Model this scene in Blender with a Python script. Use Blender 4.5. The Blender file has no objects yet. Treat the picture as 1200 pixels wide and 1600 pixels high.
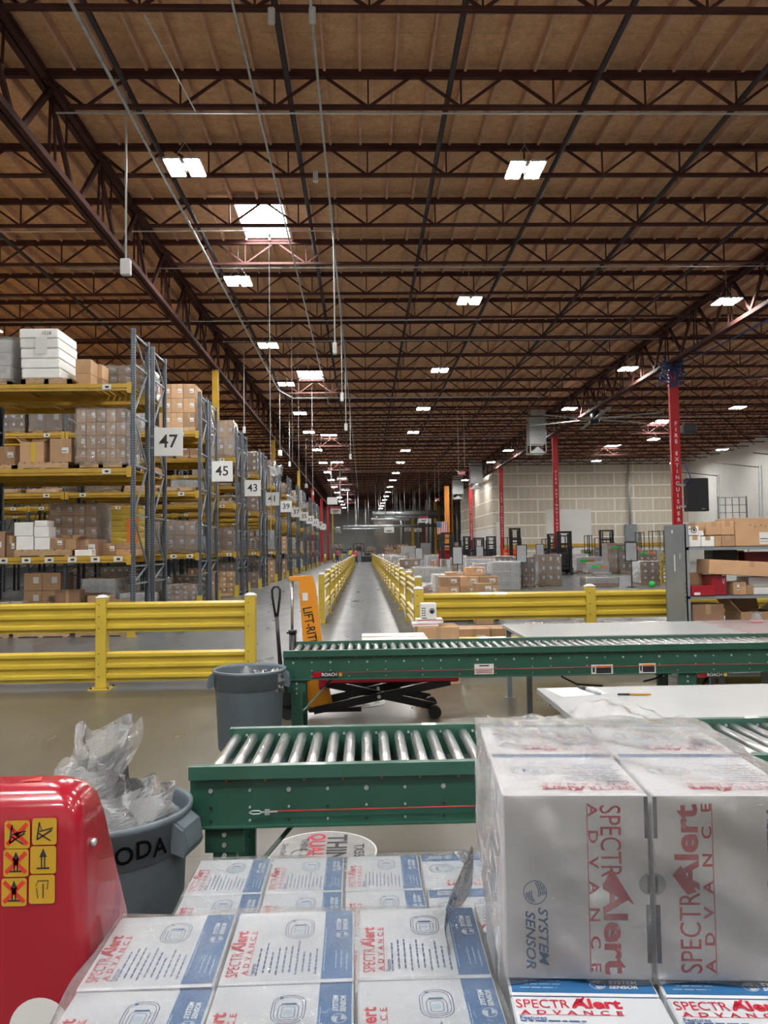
import bpy, math, random
from mathutils import Vector, Matrix

SC = bpy.context.scene
COL = SC.collection
random.seed(7)
R = math.radians

# ------------------------------------------------------------------ camera
EYE = Vector((0, 0, 1.62)); FPX = 1202.0; PHI = .014
_px, _py = 568 - 600, 858 - 800
_u = _px * math.cos(PHI) - _py * math.sin(PHI); _v = _px * math.sin(PHI) + _py * math.cos(PHI)
PITCH = math.atan2(_v, FPX); YAW = math.atan2(-_u, FPX / math.cos(PITCH))
_f = Vector((math.sin(YAW) * math.cos(PITCH), math.cos(YAW) * math.cos(PITCH), math.sin(PITCH)))
_r = Vector((math.cos(YAW), -math.sin(YAW), 0)); _up = _r.cross(_f)
CR = _r * math.cos(PHI) - _up * math.sin(PHI); CU = _r * math.sin(PHI) + _up * math.cos(PHI)
cam_d = bpy.data.cameras.new('camera'); cam = bpy.data.objects.new('camera', cam_d); COL.objects.link(cam)
m = Matrix((CR, CU, -_f)).transposed().to_4x4(); m.translation = EYE; cam.matrix_world = m
cam_d.sensor_fit = 'VERTICAL'; cam_d.sensor_height = 24.0; cam_d.lens = FPX * 24.0 / 1600
cam_d.clip_start = .05; cam_d.clip_end = 400
SC.camera = cam

# ------------------------------------------------------------------ light and exposure
w = bpy.data.worlds.new('world'); SC.world = w; w.use_nodes = True
w.node_tree.nodes['Background'].inputs[0].default_value = (.75, .85, 1, 1)
w.node_tree.nodes['Background'].inputs[1].default_value = .3
SC.view_settings.view_transform = 'Standard'; SC.view_settings.look = 'None'
SC.view_settings.exposure = 1.27; SC.view_settings.gamma = 1.0
SC.view_settings.use_curve_mapping = False
try:
    SC.cycles.use_denoising = True; SC.cycles.denoiser = 'OPENIMAGEDENOISE'
    SC.cycles.use_light_tree = True; SC.cycles.sample_clamp_indirect = 6
    SC.cycles.max_bounces = 9; SC.cycles.diffuse_bounces = 5; SC.cycles.transparent_max_bounces = 24
except Exception: pass
LAMP = 95.0       # radiance of the LED panels
SKYL = 26.0       # radiance of the skylight domes

def ray(x, y): return _f + CR * ((x - 600) / FPX) - CU * ((y - 800) / FPX)
def onz(x, y, z): d = ray(x, y); return EYE + d * ((z - EYE.z) / d.z)     # photo point at a known height
def ony(x, y, Y): d = ray(x, y); return EYE + d * (Y / d.y)               # photo point at a known distance

# ------------------------------------------------------------------ materials
MATS = {}
def mat(name, col, rough=.5, metal=0, vary=0, scale=8, bump=0, bscale=40, spec=.5, emit=None, estr=0, objvary=0, coat=0, alpha=1, stretch=(1, 1, 1)):
    if name in MATS: return MATS[name]
    mt = bpy.data.materials.new(name); mt.use_nodes = True; nt = mt.node_tree; n = nt.nodes; L = nt.links
    b = n['Principled BSDF']; b.inputs['Base Color'].default_value = (*col, 1)
    b.inputs['Roughness'].default_value = rough; b.inputs['Metallic'].default_value = metal
    b.inputs['Specular IOR Level'].default_value = spec; b.inputs['Coat Weight'].default_value = coat
    b.inputs['Alpha'].default_value = alpha
    if emit: b.inputs['Emission Color'].default_value = (*emit, 1); b.inputs['Emission Strength'].default_value = estr
    tc = n.new('ShaderNodeTexCoord'); mp = n.new('ShaderNodeMapping'); mp.inputs['Scale'].default_value = stretch
    L.new(tc.outputs['Object'], mp.inputs[0])
    src = None
    if vary:
        ns = n.new('ShaderNodeTexNoise'); ns.inputs['Scale'].default_value = scale; ns.inputs['Detail'].default_value = 5
        L.new(mp.outputs[0], ns.inputs['Vector'])
        cr = n.new('ShaderNodeValToRGB'); cr.color_ramp.elements[0].position = .3; cr.color_ramp.elements[1].position = .7
        cr.color_ramp.elements[0].color = (*[c * (1 - vary) for c in col], 1)
        cr.color_ramp.elements[1].color = (*[min(1, c * (1 + vary)) for c in col], 1)
        L.new(ns.outputs['Fac'], cr.inputs[0]); src = cr.outputs[0]
    if objvary:
        oi = n.new('ShaderNodeObjectInfo'); hs = n.new('ShaderNodeHueSaturation')
        mr = n.new('ShaderNodeMapRange'); mr.inputs[3].default_value = 1 - objvary; mr.inputs[4].default_value = 1 + objvary
        L.new(oi.outputs['Random'], mr.inputs[0]); L.new(mr.outputs[0], hs.inputs['Value'])
        if src: L.new(src, hs.inputs['Color'])
        else: hs.inputs['Color'].default_value = (*col, 1)
        src = hs.outputs[0]
    if src: L.new(src, b.inputs['Base Color'])
    if bump:
        nb = n.new('ShaderNodeTexNoise'); nb.inputs['Scale'].default_value = bscale; nb.inputs['Detail'].default_value = 4
        bp = n.new('ShaderNodeBump'); bp.inputs['Strength'].default_value = bump; bp.inputs['Distance'].default_value = .02
        L.new(mp.outputs[0], nb.inputs['Vector']); L.new(nb.outputs['Fac'], bp.inputs['Height']); L.new(bp.outputs[0], b.inputs['Normal'])
    MATS[name] = mt; return mt

def film_mat(name, milk=.12, col=(.85, .88, .92), bscale=9, bstr=.8, gl=.9, dist=.006, rough=.1):
    mt = bpy.data.materials.new(name); mt.use_nodes = True; nt = mt.node_tree; n = nt.nodes; L = nt.links
    n.clear(); out = n.new('ShaderNodeOutputMaterial')
    tr = n.new('ShaderNodeBsdfTransparent'); gs = n.new('ShaderNodeBsdfGlossy'); gs.inputs['Roughness'].default_value = rough
    df = n.new('ShaderNodeBsdfDiffuse'); df.inputs['Color'].default_value = (*col, 1)
    fr = n.new('ShaderNodeFresnel'); fr.inputs['IOR'].default_value = 1.5
    tc = n.new('ShaderNodeTexCoord'); ns = n.new('ShaderNodeTexNoise'); ns.inputs['Scale'].default_value = bscale
    ns.inputs['Detail'].default_value = 4; ns.inputs['Distortion'].default_value = 1.6
    vo = n.new('ShaderNodeTexVoronoi'); vo.inputs['Scale'].default_value = bscale * 1.3; vo.feature = 'SMOOTH_F1'
    ad = n.new('ShaderNodeMath'); ad.operation = 'ADD'
    L.new(tc.outputs['Object'], ns.inputs['Vector']); L.new(ns.outputs['Color'], vo.inputs['Vector'])
    L.new(ns.outputs['Fac'], ad.inputs[0]); L.new(vo.outputs['Distance'], ad.inputs[1])
    bp = n.new('ShaderNodeBump'); bp.inputs['Strength'].default_value = bstr; bp.inputs['Distance'].default_value = dist
    L.new(ad.outputs[0], bp.inputs['Height'])
    for s in (gs, df): L.new(bp.outputs[0], s.inputs['Normal'])
    m1 = n.new('ShaderNodeMixShader'); m2 = n.new('ShaderNodeMixShader')
    mu = n.new('ShaderNodeMath'); mu.operation = 'MULTIPLY_ADD'; mu.inputs[1].default_value = gl * 1.1; mu.inputs[2].default_value = .03; mu.use_clamp = True
    L.new(fr.outputs[0], mu.inputs[0])
    m1.inputs[0].default_value = milk; L.new(tr.outputs[0], m1.inputs[1]); L.new(df.outputs[0], m1.inputs[2])
    L.new(mu.outputs[0], m2.inputs[0]); L.new(m1.outputs[0], m2.inputs[1]); L.new(gs.outputs[0], m2.inputs[2])
    L.new(m2.outputs[0], out.inputs[0]); MATS[name] = mt; return mt

def floor_mat():
    mt = bpy.data.materials.new('polished_concrete'); mt.use_nodes = True; nt = mt.node_tree; n = nt.nodes; L = nt.links
    b = n['Principled BSDF']
    ge = n.new('ShaderNodeTexCoord'); sp = n.new('ShaderNodeSeparateXYZ'); L.new(ge.outputs['Object'], sp.inputs[0])
    n1 = n.new('ShaderNodeTexNoise'); n1.inputs['Scale'].default_value = .5; n1.inputs['Detail'].default_value = 8; n1.inputs['Roughness'].default_value = .65
    mp = n.new('ShaderNodeMapping'); mp.inputs['Scale'].default_value = (1, .35, 1)
    L.new(ge.outputs['Object'], mp.inputs[0]); L.new(mp.outputs[0], n1.inputs['Vector'])
    cr = n.new('ShaderNodeValToRGB'); cr.color_ramp.elements[0].position = .35; cr.color_ramp.elements[1].position = .68
    cr.color_ramp.elements[0].color = (.078, .086, .088, 1); cr.color_ramp.elements[1].color = (.14, .15, .152, 1)
    L.new(n1.outputs['Fac'], cr.inputs[0])
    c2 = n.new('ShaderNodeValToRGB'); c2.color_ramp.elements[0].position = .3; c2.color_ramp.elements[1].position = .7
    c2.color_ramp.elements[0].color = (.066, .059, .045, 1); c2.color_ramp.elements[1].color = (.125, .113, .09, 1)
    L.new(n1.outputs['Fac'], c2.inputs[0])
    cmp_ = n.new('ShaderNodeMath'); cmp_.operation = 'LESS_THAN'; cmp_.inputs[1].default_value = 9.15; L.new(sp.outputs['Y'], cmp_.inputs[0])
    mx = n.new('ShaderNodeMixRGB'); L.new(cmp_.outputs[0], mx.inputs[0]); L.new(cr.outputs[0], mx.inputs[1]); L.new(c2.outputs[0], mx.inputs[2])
    # sawn joints
    def line(axis, pitch, off, wd):
        a = n.new('ShaderNodeMath'); a.operation = 'ADD'; a.inputs[1].default_value = off; L.new(sp.outputs[axis], a.inputs[0])
        d = n.new('ShaderNodeMath'); d.operation = 'PINGPONG'; d.inputs[1].default_value = pitch / 2; L.new(a.outputs[0], d.inputs[0])
        l = n.new('ShaderNodeMath'); l.operation = 'LESS_THAN'; l.inputs[1].default_value = wd; L.new(d.outputs[0], l.inputs[0]); return l.outputs[0]
    l1 = line('X', 4.6, 1.15, .008); l2 = line('Y', 4.6, .4, .008)
    mxl = n.new('ShaderNodeMath'); mxl.operation = 'MAXIMUM'; L.new(l1, mxl.inputs[0]); L.new(l2, mxl.inputs[1])
    m3 = n.new('ShaderNodeMixRGB'); m3.inputs[2].default_value = (.04, .04, .038, 1)
    sc = n.new('ShaderNodeMath'); sc.operation = 'MULTIPLY'; sc.inputs[1].default_value = .75; L.new(mxl.outputs[0], sc.inputs[0])
    L.new(sc.outputs[0], m3.inputs[0]); L.new(mx.outputs[0], m3.inputs[1]); L.new(m3.outputs[0], b.inputs['Base Color'])
    n2 = n.new('ShaderNodeTexNoise'); n2.inputs['Scale'].default_value = 2.3; n2.inputs['Detail'].default_value = 6
    L.new(mp.outputs[0], n2.inputs['Vector'])
    rr = n.new('ShaderNodeMapRange'); rr.inputs[3].default_value = .2; rr.inputs[4].default_value = .42; L.new(n2.outputs['Fac'], rr.inputs[0])
    L.new(rr.outputs[0], b.inputs['Roughness'])
    bp = n.new('ShaderNodeBump'); bp.inputs['Strength'].default_value = .08; bp.inputs['Distance'].default_value = .02
    L.new(n2.outputs['Fac'], bp.inputs['Height']); L.new(bp.outputs[0], b.inputs['Normal'])
    return mt

def osb_mat():
    mt = bpy.data.materials.new('osb_deck'); mt.use_nodes = True; nt = mt.node_tree; n = nt.nodes; L = nt.links
    b = n['Principled BSDF']; b.inputs['Roughness'].default_value = .8
    tc = n.new('ShaderNodeTexCoord'); mp = n.new('ShaderNodeMapping'); L.new(tc.outputs['Object'], mp.inputs[0])
    n1 = n.new('ShaderNodeTexNoise'); n1.inputs['Scale'].default_value = 7; n1.inputs['Detail'].default_value = 7; n1.inputs['Roughness'].default_value = .75
    n3 = n.new('ShaderNodeTexNoise'); n3.inputs['Scale'].default_value = .35; n3.inputs['Detail'].default_value = 2
    L.new(mp.outputs[0], n1.inputs['Vector']); L.new(mp.outputs[0], n3.inputs['Vector'])
    cr = n.new('ShaderNodeValToRGB'); cr.color_ramp.elements[0].position = .36; cr.color_ramp.elements[1].position = .66
    cr.color_ramp.elements[0].color = (.66, .375, .195, 1); cr.color_ramp.elements[1].color = (.90, .57, .325, 1)
    L.new(n1.outputs['Fac'], cr.inputs[0])
    hs = n.new('ShaderNodeHueSaturation'); mr = n.new('ShaderNodeMapRange'); mr.inputs[3].default_value = .85; mr.inputs[4].default_value = 1.15
    L.new(n3.outputs['Fac'], mr.inputs[0]); L.new(mr.outputs[0], hs.inputs['Value']); L.new(cr.outputs[0], hs.inputs['Color'])
    # panel seams every 2.44 by 1.22 m
    br = n.new('ShaderNodeTexBrick'); br.inputs['Color1'].default_value = (1, 1, 1, 1); br.inputs['Color2'].default_value = (.88, .88, .88, 1)
    br.inputs['Mortar'].default_value = (.7, .65, .6, 1); br.inputs['Scale'].default_value = 1; br.inputs['Mortar Size'].default_value = .008
    br.inputs['Brick Width'].default_value = 2.44; br.inputs['Row Height'].default_value = 1.22
    L.new(mp.outputs[0], br.inputs['Vector'])
    mx = n.new('ShaderNodeMixRGB'); mx.blend_type = 'MULTIPLY'; mx.inputs[0].default_value = .8
    L.new(hs.outputs[0], mx.inputs[1]); L.new(br.outputs[0], mx.inputs[2]); L.new(mx.outputs[0], b.inputs['Base Color'])
    return mt

def drywall_mat(axis='X'):
    mt = bpy.data.materials.new('taped_drywall_' + axis); mt.use_nodes = True; nt = mt.node_tree; n = nt.nodes; L = nt.links
    b = n['Principled BSDF']; b.inputs['Roughness'].default_value = .85
    tc = n.new('ShaderNodeTexCoord'); sp = n.new('ShaderNodeSeparateXYZ'); cb = n.new('ShaderNodeCombineXYZ')
    L.new(tc.outputs['Object'], sp.inputs[0]); L.new(sp.outputs[axis], cb.inputs[0]); L.new(sp.outputs['Z'], cb.inputs[1])
    br = n.new('ShaderNodeTexBrick'); br.inputs['Color1'].default_value = (.50, .45, .36, 1); br.inputs['Color2'].default_value = (.58, .53, .43, 1)
    br.inputs['Mortar'].default_value = (.78, .76, .70, 1); br.inputs['Scale'].default_value = 1; br.inputs['Mortar Size'].default_value = .075
    br.inputs['Mortar Smooth'].default_value = .3; br.inputs['Brick Width'].default_value = 3.66; br.inputs['Row Height'].default_value = 1.22
    L.new(cb.outputs[0], br.inputs['Vector'])
    # screw-line mud stripes inside each sheet
    a = n.new('ShaderNodeMath'); a.operation = 'PINGPONG'; a.inputs[1].default_value = .305; L.new(sp.outputs[axis], a.inputs[0])
    l = n.new('ShaderNodeMath'); l.operation = 'LESS_THAN'; l.inputs[1].default_value = .045; L.new(a.outputs[0], l.inputs[0])
    z = n.new('ShaderNodeMath'); z.operation = 'PINGPONG'; z.inputs[1].default_value = .61; L.new(sp.outputs['Z'], z.inputs[0])
    g = n.new('ShaderNodeMath'); g.operation = 'GREATER_THAN'; g.inputs[1].default_value = .2; L.new(z.outputs[0], g.inputs[0])
    mu = n.new('ShaderNodeMath'); mu.operation = 'MULTIPLY'; L.new(l.outputs[0], mu.inputs[0]); L.new(g.outputs[0], mu.inputs[1])
    m5 = n.new('ShaderNodeMath'); m5.operation = 'MULTIPLY'; m5.inputs[1].default_value = .5; L.new(mu.outputs[0], m5.inputs[0])
    mx = n.new('ShaderNodeMixRGB'); mx.inputs[2].default_value = (.72, .69, .62, 1)
    L.new(m5.outputs[0], mx.inputs[0]); L.new(br.outputs[0], mx.inputs[1]); L.new(mx.outputs[0], b.inputs['Base Color'])
    return mt

def post_mat():     # slotted rack upright: dark teardrop slots up the face
    mt = mat('rack_post_steel', (.10, .125, .155), .45, .2, vary=.2, scale=6); nt = mt.node_tree; n = nt.nodes; L = nt.links
    b = n['Principled BSDF']; tc = n.new('ShaderNodeTexCoord'); sp = n.new('ShaderNodeSeparateXYZ'); L.new(tc.outputs['Object'], sp.inputs[0])
    a = n.new('ShaderNodeMath'); a.operation = 'PINGPONG'; a.inputs[1].default_value = .0254; L.new(sp.outputs['Z'], a.inputs[0])
    l = n.new('ShaderNodeMath'); l.operation = 'LESS_THAN'; l.inputs[1].default_value = .012; L.new(a.outputs[0], l.inputs[0])
    ax = n.new('ShaderNodeMath'); ax.operation = 'PINGPONG'; ax.inputs[1].default_value = .03; L.new(sp.outputs['X'], ax.inputs[0])
    lx = n.new('ShaderNodeMath'); lx.operation = 'GREATER_THAN'; lx.inputs[1].default_value = .014; L.new(ax.outputs[0], lx.inputs[0])
    mu = n.new('ShaderNodeMath'); mu.operation = 'MULTIPLY'; L.new(l.outputs[0], mu.inputs[0]); L.new(lx.outputs[0], mu.inputs[1])
    src = b.inputs['Base Color'].links[0].from_socket
    mx = n.new('ShaderNodeMixRGB'); mx.inputs[2].default_value = (.025, .025, .03, 1)
    L.new(mu.outputs[0], mx.inputs[0]); L.new(src, mx.inputs[1]); L.new(mx.outputs[0], b.inputs['Base Color'])
    return mt

BROWN = mat('roof_steel', (.078, .028, .023), .75, 0, vary=.2, scale=3, spec=.3)
DBROWN = mat('girder_steel', (.07, .028, .024), .8, 0, vary=.25, scale=2, spec=.2)
TAN = mat('purlin_lumber', (.62, .38, .25), .8, vary=.15, scale=4)
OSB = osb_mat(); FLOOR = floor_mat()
WHITEW = mat('white_wall_paint', (.66, .66, .63), .7, vary=.05, scale=.6)
GREYW = mat('grey_corrugated', (.24, .22, .19), .6, vary=.1, scale=1)
YEL = mat('safety_yellow', (.50, .37, .04), .38, vary=.1, scale=2, coat=.15)
RYEL = mat('rack_yellow', (.46, .285, .03), .45, vary=.12, scale=2)
POST = post_mat(); RSTEEL = mat('rack_brace_steel', (.20, .23, .26), .4, .4)
RED = mat('red_column_paint', (.42, .010, .016), .4, vary=.08, scale=2)
JRED = mat('glossy_red_enamel', (.29, .006, .018), .22, vary=.06, scale=3, coat=.5)
GRN = mat('conveyor_green', (.020, .082, .055), .38, vary=.12, scale=5, coat=.1)
ROLL = mat('galvanised_roller', (.74, .76, .77), .26, .95, vary=.1, scale=20)
GALV = mat('galvanised_steel', (.52, .55, .56), .4, .7, vary=.15, scale=6)
DPIPE = mat('dark_sprinkler_pipe', (.05, .04, .042), .5, .2)
BLK = mat('black_steel', (.012, .012, .014), .35)
BLKP = mat('black_plastic', (.02, .02, .022), .45)
ORG = mat('orange_enamel', (.62, .24, .012), .35, coat=.3)
CARD = mat('cardboard', (.40, .245, .135), .8, vary=.07, scale=5, objvary=.28)
CARD2 = mat('cardboard_dark', (.27, .16, .10), .8, vary=.07, scale=5, objvary=.3)
CARDIN = mat('cardboard_inner', (.22, .13, .075), .9)
TAPE = mat('packing_tape', (.42, .28, .16), .25)
WBOX = mat('white_carton', (.72, .73, .72), .7, vary=.05, scale=5, objvary=.08)
PAPER = mat('white_paper_label', (.62, .63, .62), .6)
INK = mat('black_ink', (.02, .02, .025), .6)
GREYP = mat('grey_bin_plastic', (.09, .118, .138), .42, vary=.08, scale=8)
PRED = mat('print_red', (.40, .008, .028), .5); PBLU = mat('print_blue', (.018, .10, .24), .45); PNAV = mat('print_navy', (.035, .08, .19), .5)
BOARD = mat('coated_white_board', (.44, .465, .49), .35, vary=.04, scale=10)
BOARDG = mat('side_board_grey', (.60, .60, .61), .5, vary=.03, scale=10)
WOOD = mat('pallet_wood', (.42, .29, .17), .85, vary=.25, scale=6, objvary=.2, stretch=(1, 6, 6))
TABLE = mat('table_laminate', (.34, .355, .36), .35, vary=.03, scale=4)
TABLEP = mat('pink_table_laminate', (.36, .29, .30), .3)
GPANEL = mat('grey_painted_steel', (.23, .26, .28), .4, .2, vary=.12, scale=3)
WRAP = film_mat('stretch_wrap', .16, (.78, .79, .79), 9, 1.0, 2.0, .03, .12)
WRAPW = film_mat('milky_stretch_wrap', .3, (.84, .86, .87), 9, 1.0, 1.6, .03, .12)
FILM = film_mat('clear_shrink_film', .07, (.92, .95, .98), 26, 1.0, 1.5, .0035, .05)
BAG = film_mat('clear_poly_bag', .3, (.86, .9, .92), 14, 1, 1.5, .012, .1)
LEDM = mat('led_panel', (1, 1, 1), .5, emit=(1, .97, .93), estr=LAMP)
SKYM = mat('skylight_dome', (1, 1, 1), .5, emit=(.93, .96, 1), estr=SKYL)
ORC = mat('orange_bag_print', (.8, .2, .02), .6)
PINK = mat('pink_cloth', (.7, .12, .2), .8); SKIN = mat('skin', (.35, .2, .14), .6); NAVY = mat('navy_cloth', (.03, .035, .06), .8)
HIVIS = mat('hi_vis_cloth', (.6, .62, .03), .7); HAIR = mat('dark_hair', (.02, .015, .012), .7)
BLUE = mat('blue_cable', (.03, .06, .18), .5); GREEN = mat('green_tag', (.02, .55, .08), .6)
WALLP = mat('light_grey_metal', (.6, .61, .61), .4)
SLABEL = mat('faded_decal', (.25, .25, .245), .45, vary=.12, scale=12)
SKYB = mat('fan_blade_aluminium', (.3, .33, .32), .6, .2)

# ------------------------------------------------------------------ mesh builder
class MB:
    def __init__(s): s.v = []; s.f = []; s.m = []; s.s = []
    def add(s, vs, fs, mi=0, sm=False):
        o = len(s.v); s.v += [tuple(v) for v in vs]
        for f in fs: s.f.append(tuple(i + o for i in f)); s.m.append(mi); s.s.append(sm)
        return s
    def box(s, x0, x1, y0, y1, z0, z1, mi=0):
        return s.add([(x0, y0, z0), (x1, y0, z0), (x1, y1, z0), (x0, y1, z0), (x0, y0, z1), (x1, y0, z1), (x1, y1, z1), (x0, y1, z1)],
                     [(3, 2, 1, 0), (4, 5, 6, 7), (0, 1, 5, 4), (1, 2, 6, 5), (2, 3, 7, 6), (3, 0, 4, 7)], mi)
    def bbox(s, x0, x1, y0, y1, z0, z1, b=.01, mi=0):      # box with bevelled edges
        xs, ys, zs = (x0, x1), (y0, y1), (z0, z1); V = []; idx = {}
        for ix in (0, 1):
            for iy in (0, 1):
                for iz in (0, 1):
                    for ax in range(3):
                        p = [xs[ix], ys[iy], zs[iz]]
                        for k, i in enumerate((ix, iy, iz)):
                            if k != ax: p[k] += b if i == 0 else -b
                        idx[(ix, iy, iz, ax)] = len(V); V.append(tuple(p))
        F = []
        I = lambda a, i, j, k: idx[(i, j, k, a)]
        for ax in range(3):
            for sd in (0, 1):
                o = [k for k in range(3) if k != ax]; c = []
                for (p, q) in ((0, 0), (1, 0), (1, 1), (0, 1)):
                    t = [0, 0, 0]; t[ax] = sd; t[o[0]] = p; t[o[1]] = q; c.append(I(ax, *t))
                if (sd == 0) ^ (ax == 1): c.reverse()
                F.append(tuple(c))
        for a1 in range(3):
            for a2 in range(a1 + 1, 3):
                a3 = 3 - a1 - a2
                for s1 in (0, 1):
                    for s2 in (0, 1):
                        t0 = [0, 0, 0]; t0[a1] = s1; t0[a2] = s2; t1 = list(t0); t1[a3] = 1
                        F.append((I(a1, *t0), I(a1, *t1), I(a2, *t1), I(a2, *t0)))
        for i in (0, 1):
            for j in (0, 1):
                for k in (0, 1): F.append((I(0, i, j, k), I(1, i, j, k), I(2, i, j, k)))
        return s.add(V, F, mi)
    def bar(s, p, q, w, h=None, mi=0, up=(0, 0, 1)):
        p, q = Vector(p), Vector(q); h = h or w; d = (q - p).normalized(); u = Vector(up)
        if abs(d.dot(u)) > .99: u = Vector((0, 1, 0))
        a = d.cross(u).normalized() * w / 2; b = a.cross(d).normalized() * h / 2
        V = [p - a - b, p + a - b, p + a + b, p - a + b, q - a - b, q + a - b, q + a + b, q - a + b]
        return s.add(V, [(0, 1, 2, 3), (7, 6, 5, 4), (0, 4, 5, 1), (1, 5, 6, 2), (2, 6, 7, 3), (3, 7, 4, 0)], mi)
    def tube(s, pts, r, n=10, mi=0, cap=True):
        pts = [Vector(p) for p in pts]; rs = r if isinstance(r, (list, tuple)) else [r] * len(pts); V = []; F = []
        a = None
        for i, p in enumerate(pts):
            d = (pts[min(i + 1, len(pts) - 1)] - pts[max(i - 1, 0)]).normalized()
            if a is None:
                u = Vector((0, 0, 1)) if abs(d.z) < .9 else Vector((0, 1, 0)); a = d.cross(u).normalized()
            else: a = (a - d * a.dot(d)).normalized()
            b = d.cross(a)
            for k in range(n): t = 2 * math.pi * k / n; V.append(p + (a * math.cos(t) + b * math.sin(t)) * rs[i])
        for i in range(len(pts) - 1):
            for k in range(n): F.append((i * n + k, i * n + (k + 1) % n, (i + 1) * n + (k + 1) % n, (i + 1) * n + k))
        s.add(V, F, mi, True)
        if cap:
            o = len(s.v) - len(V); e = o + (len(pts) - 1) * n
            s.f += [tuple(o + k for k in range(n))[::-1], tuple(e + k for k in range(n))]; s.m += [mi, mi]; s.s += [False, False]
        return s
    def lathe(s, prof, n=32, c=(0, 0), mi=0, sm=True):
        V = []; F = []
        for (r, z) in prof:
            for k in range(n): t = 2 * math.pi * k / n; V.append((c[0] + r * math.cos(t), c[1] + r * math.sin(t), z))
        for i in range(len(prof) - 1):
            for k in range(n): F.append((i * n + k, i * n + (k + 1) % n, (i + 1) * n + (k + 1) % n, (i + 1) * n + k))
        return s.add(V, F, mi, sm)
    def disc(s, c, r, n=20, axis='z', mi=0, rx=None):
        V = []
        for k in range(n):
            t = 2 * math.pi * k / n; a, b = r * math.cos(t), (rx or r) * math.sin(t)
            V.append((c[0] + a, c[1] + b, c[2]) if axis == 'z' else (c[0] + a, c[1], c[2] + b) if axis == 'y' else (c[0], c[1] + a, c[2] + b))
        return s.add(V, [tuple(range(n))] if axis == 'z' else [tuple(range(n))], mi)
    def prism(s, prof, a, b, axis='x', mi=0):     # closed 2D profile swept from a to b
        n = len(prof); V = []
        for t in (a, b):
            for (p, q) in prof: V.append((t, p, q) if axis == 'x' else (p, t, q) if axis == 'y' else (p, q, t))
        F = [tuple(range(n)), tuple(range(2 * n - 1, n - 1, -1))] + [(k, n + k, n + (k + 1) % n, (k + 1) % n) for k in range(n)]
        return s.add(V, F, mi)
    def mesh(s, name, mats):
        me = bpy.data.meshes.new(name); me.from_pydata(s.v, [], s.f)
        for mt in (mats if isinstance(mats, (list, tuple)) else [mats]): me.materials.append(mt)
        me.polygons.foreach_set('material_index', s.m); me.polygons.foreach_set('use_smooth', s.s); me.update(); return me

def put(name, me, parent=None, loc=(0, 0, 0), rz=0, rot=None, scale=None):
    o = bpy.data.objects.new(name, me); COL.objects.link(o); o.location = loc
    o.rotation_euler = rot or (0, 0, rz)
    if scale: o.scale = scale
    if parent: o.parent = parent
    return o
def obj(name, mb, mats, parent=None, loc=(0, 0, 0), rz=0, rot=None): return put(name, mb.mesh(name, mats), parent, loc, rz, rot)
def tag(o, label, cat, group=None):
    o['label'] = label; o['category'] = cat
    if group: o['group'] = group
    return o
def thing(name, label, cat, loc=(0, 0, 0), rz=0, group=None):
    o = bpy.data.objects.new(name, None); COL.objects.link(o); o.location = loc; o.rotation_euler = (0, 0, rz)
    return tag(o, label, cat, group)
def struct(o, kind='structure'): o['kind'] = kind; return o
def copy_tree(o, parent=None, loc=None, rz=None, label=None, group=None):
    c = o.copy(); COL.objects.link(c); c.parent = parent
    if loc is not None: c.location = loc
    if rz is not None: c.rotation_euler = (0, 0, rz)
    if label: c['label'] = label
    if group: c['group'] = group
    for ch in list(o.children): copy_tree(ch, c)
    return c
ORD = ['first', 'second', 'third', 'fourth', 'fifth', 'sixth', 'seventh', 'eighth', 'ninth', 'tenth', 'eleventh', 'twelfth', 'thirteenth', 'fourteenth', 'fifteenth', 'sixteenth', 'seventeenth', 'eighteenth', 'nineteenth']
TENS = ['', '', 'twenty', 'thirty', 'forty', 'fifty', 'sixty']
TH = ['', '', 'twentieth', 'thirtieth', 'fortieth', 'fiftieth', 'sixtieth']
def nth(i):     # 0 based
    i += 1
    if i < 20: return ORD[i - 1]
    return TH[i // 10] if i % 10 == 0 else TENS[i // 10] + '-' + ORD[i % 10 - 1]

_T = {}
def text_mesh(s, size=1, bold=0, mt=INK, shear=0, extrude=0, spacing=1, align='CENTER', xs=1):
    key = (s, size, bold, mt.name, shear, extrude, spacing, align, xs)
    if key in _T: return _T[key]
    c = bpy.data.curves.new('lettering', 'FONT'); c.body = s; c.size = size; c.offset = bold * size; c.shear = shear
    c.extrude = extrude; c.align_x = align; c.align_y = 'CENTER'; c.space_character = spacing; c.resolution_u = 3
    o = bpy.data.objects.new('lettering', c); COL.objects.link(o)
    bpy.context.view_layer.update()
    me = bpy.data.meshes.new_from_object(o.evaluated_get(bpy.context.evaluated_depsgraph_get()))
    bpy.data.objects.remove(o); bpy.data.curves.remove(c)
    if xs != 1:
        for v in me.vertices: v.co.x *= xs
    me.materials.clear(); me.materials.append(mt); _T[key] = me; return me
def text(s, parent, loc, rot, size, mt=INK, name='lettering', **k): return put(name, text_mesh(s, size, mt=mt, **k), parent, loc, rot=rot)
FRONT = (R(90), 0, 0)        # text facing -Y, reading left to right

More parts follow.
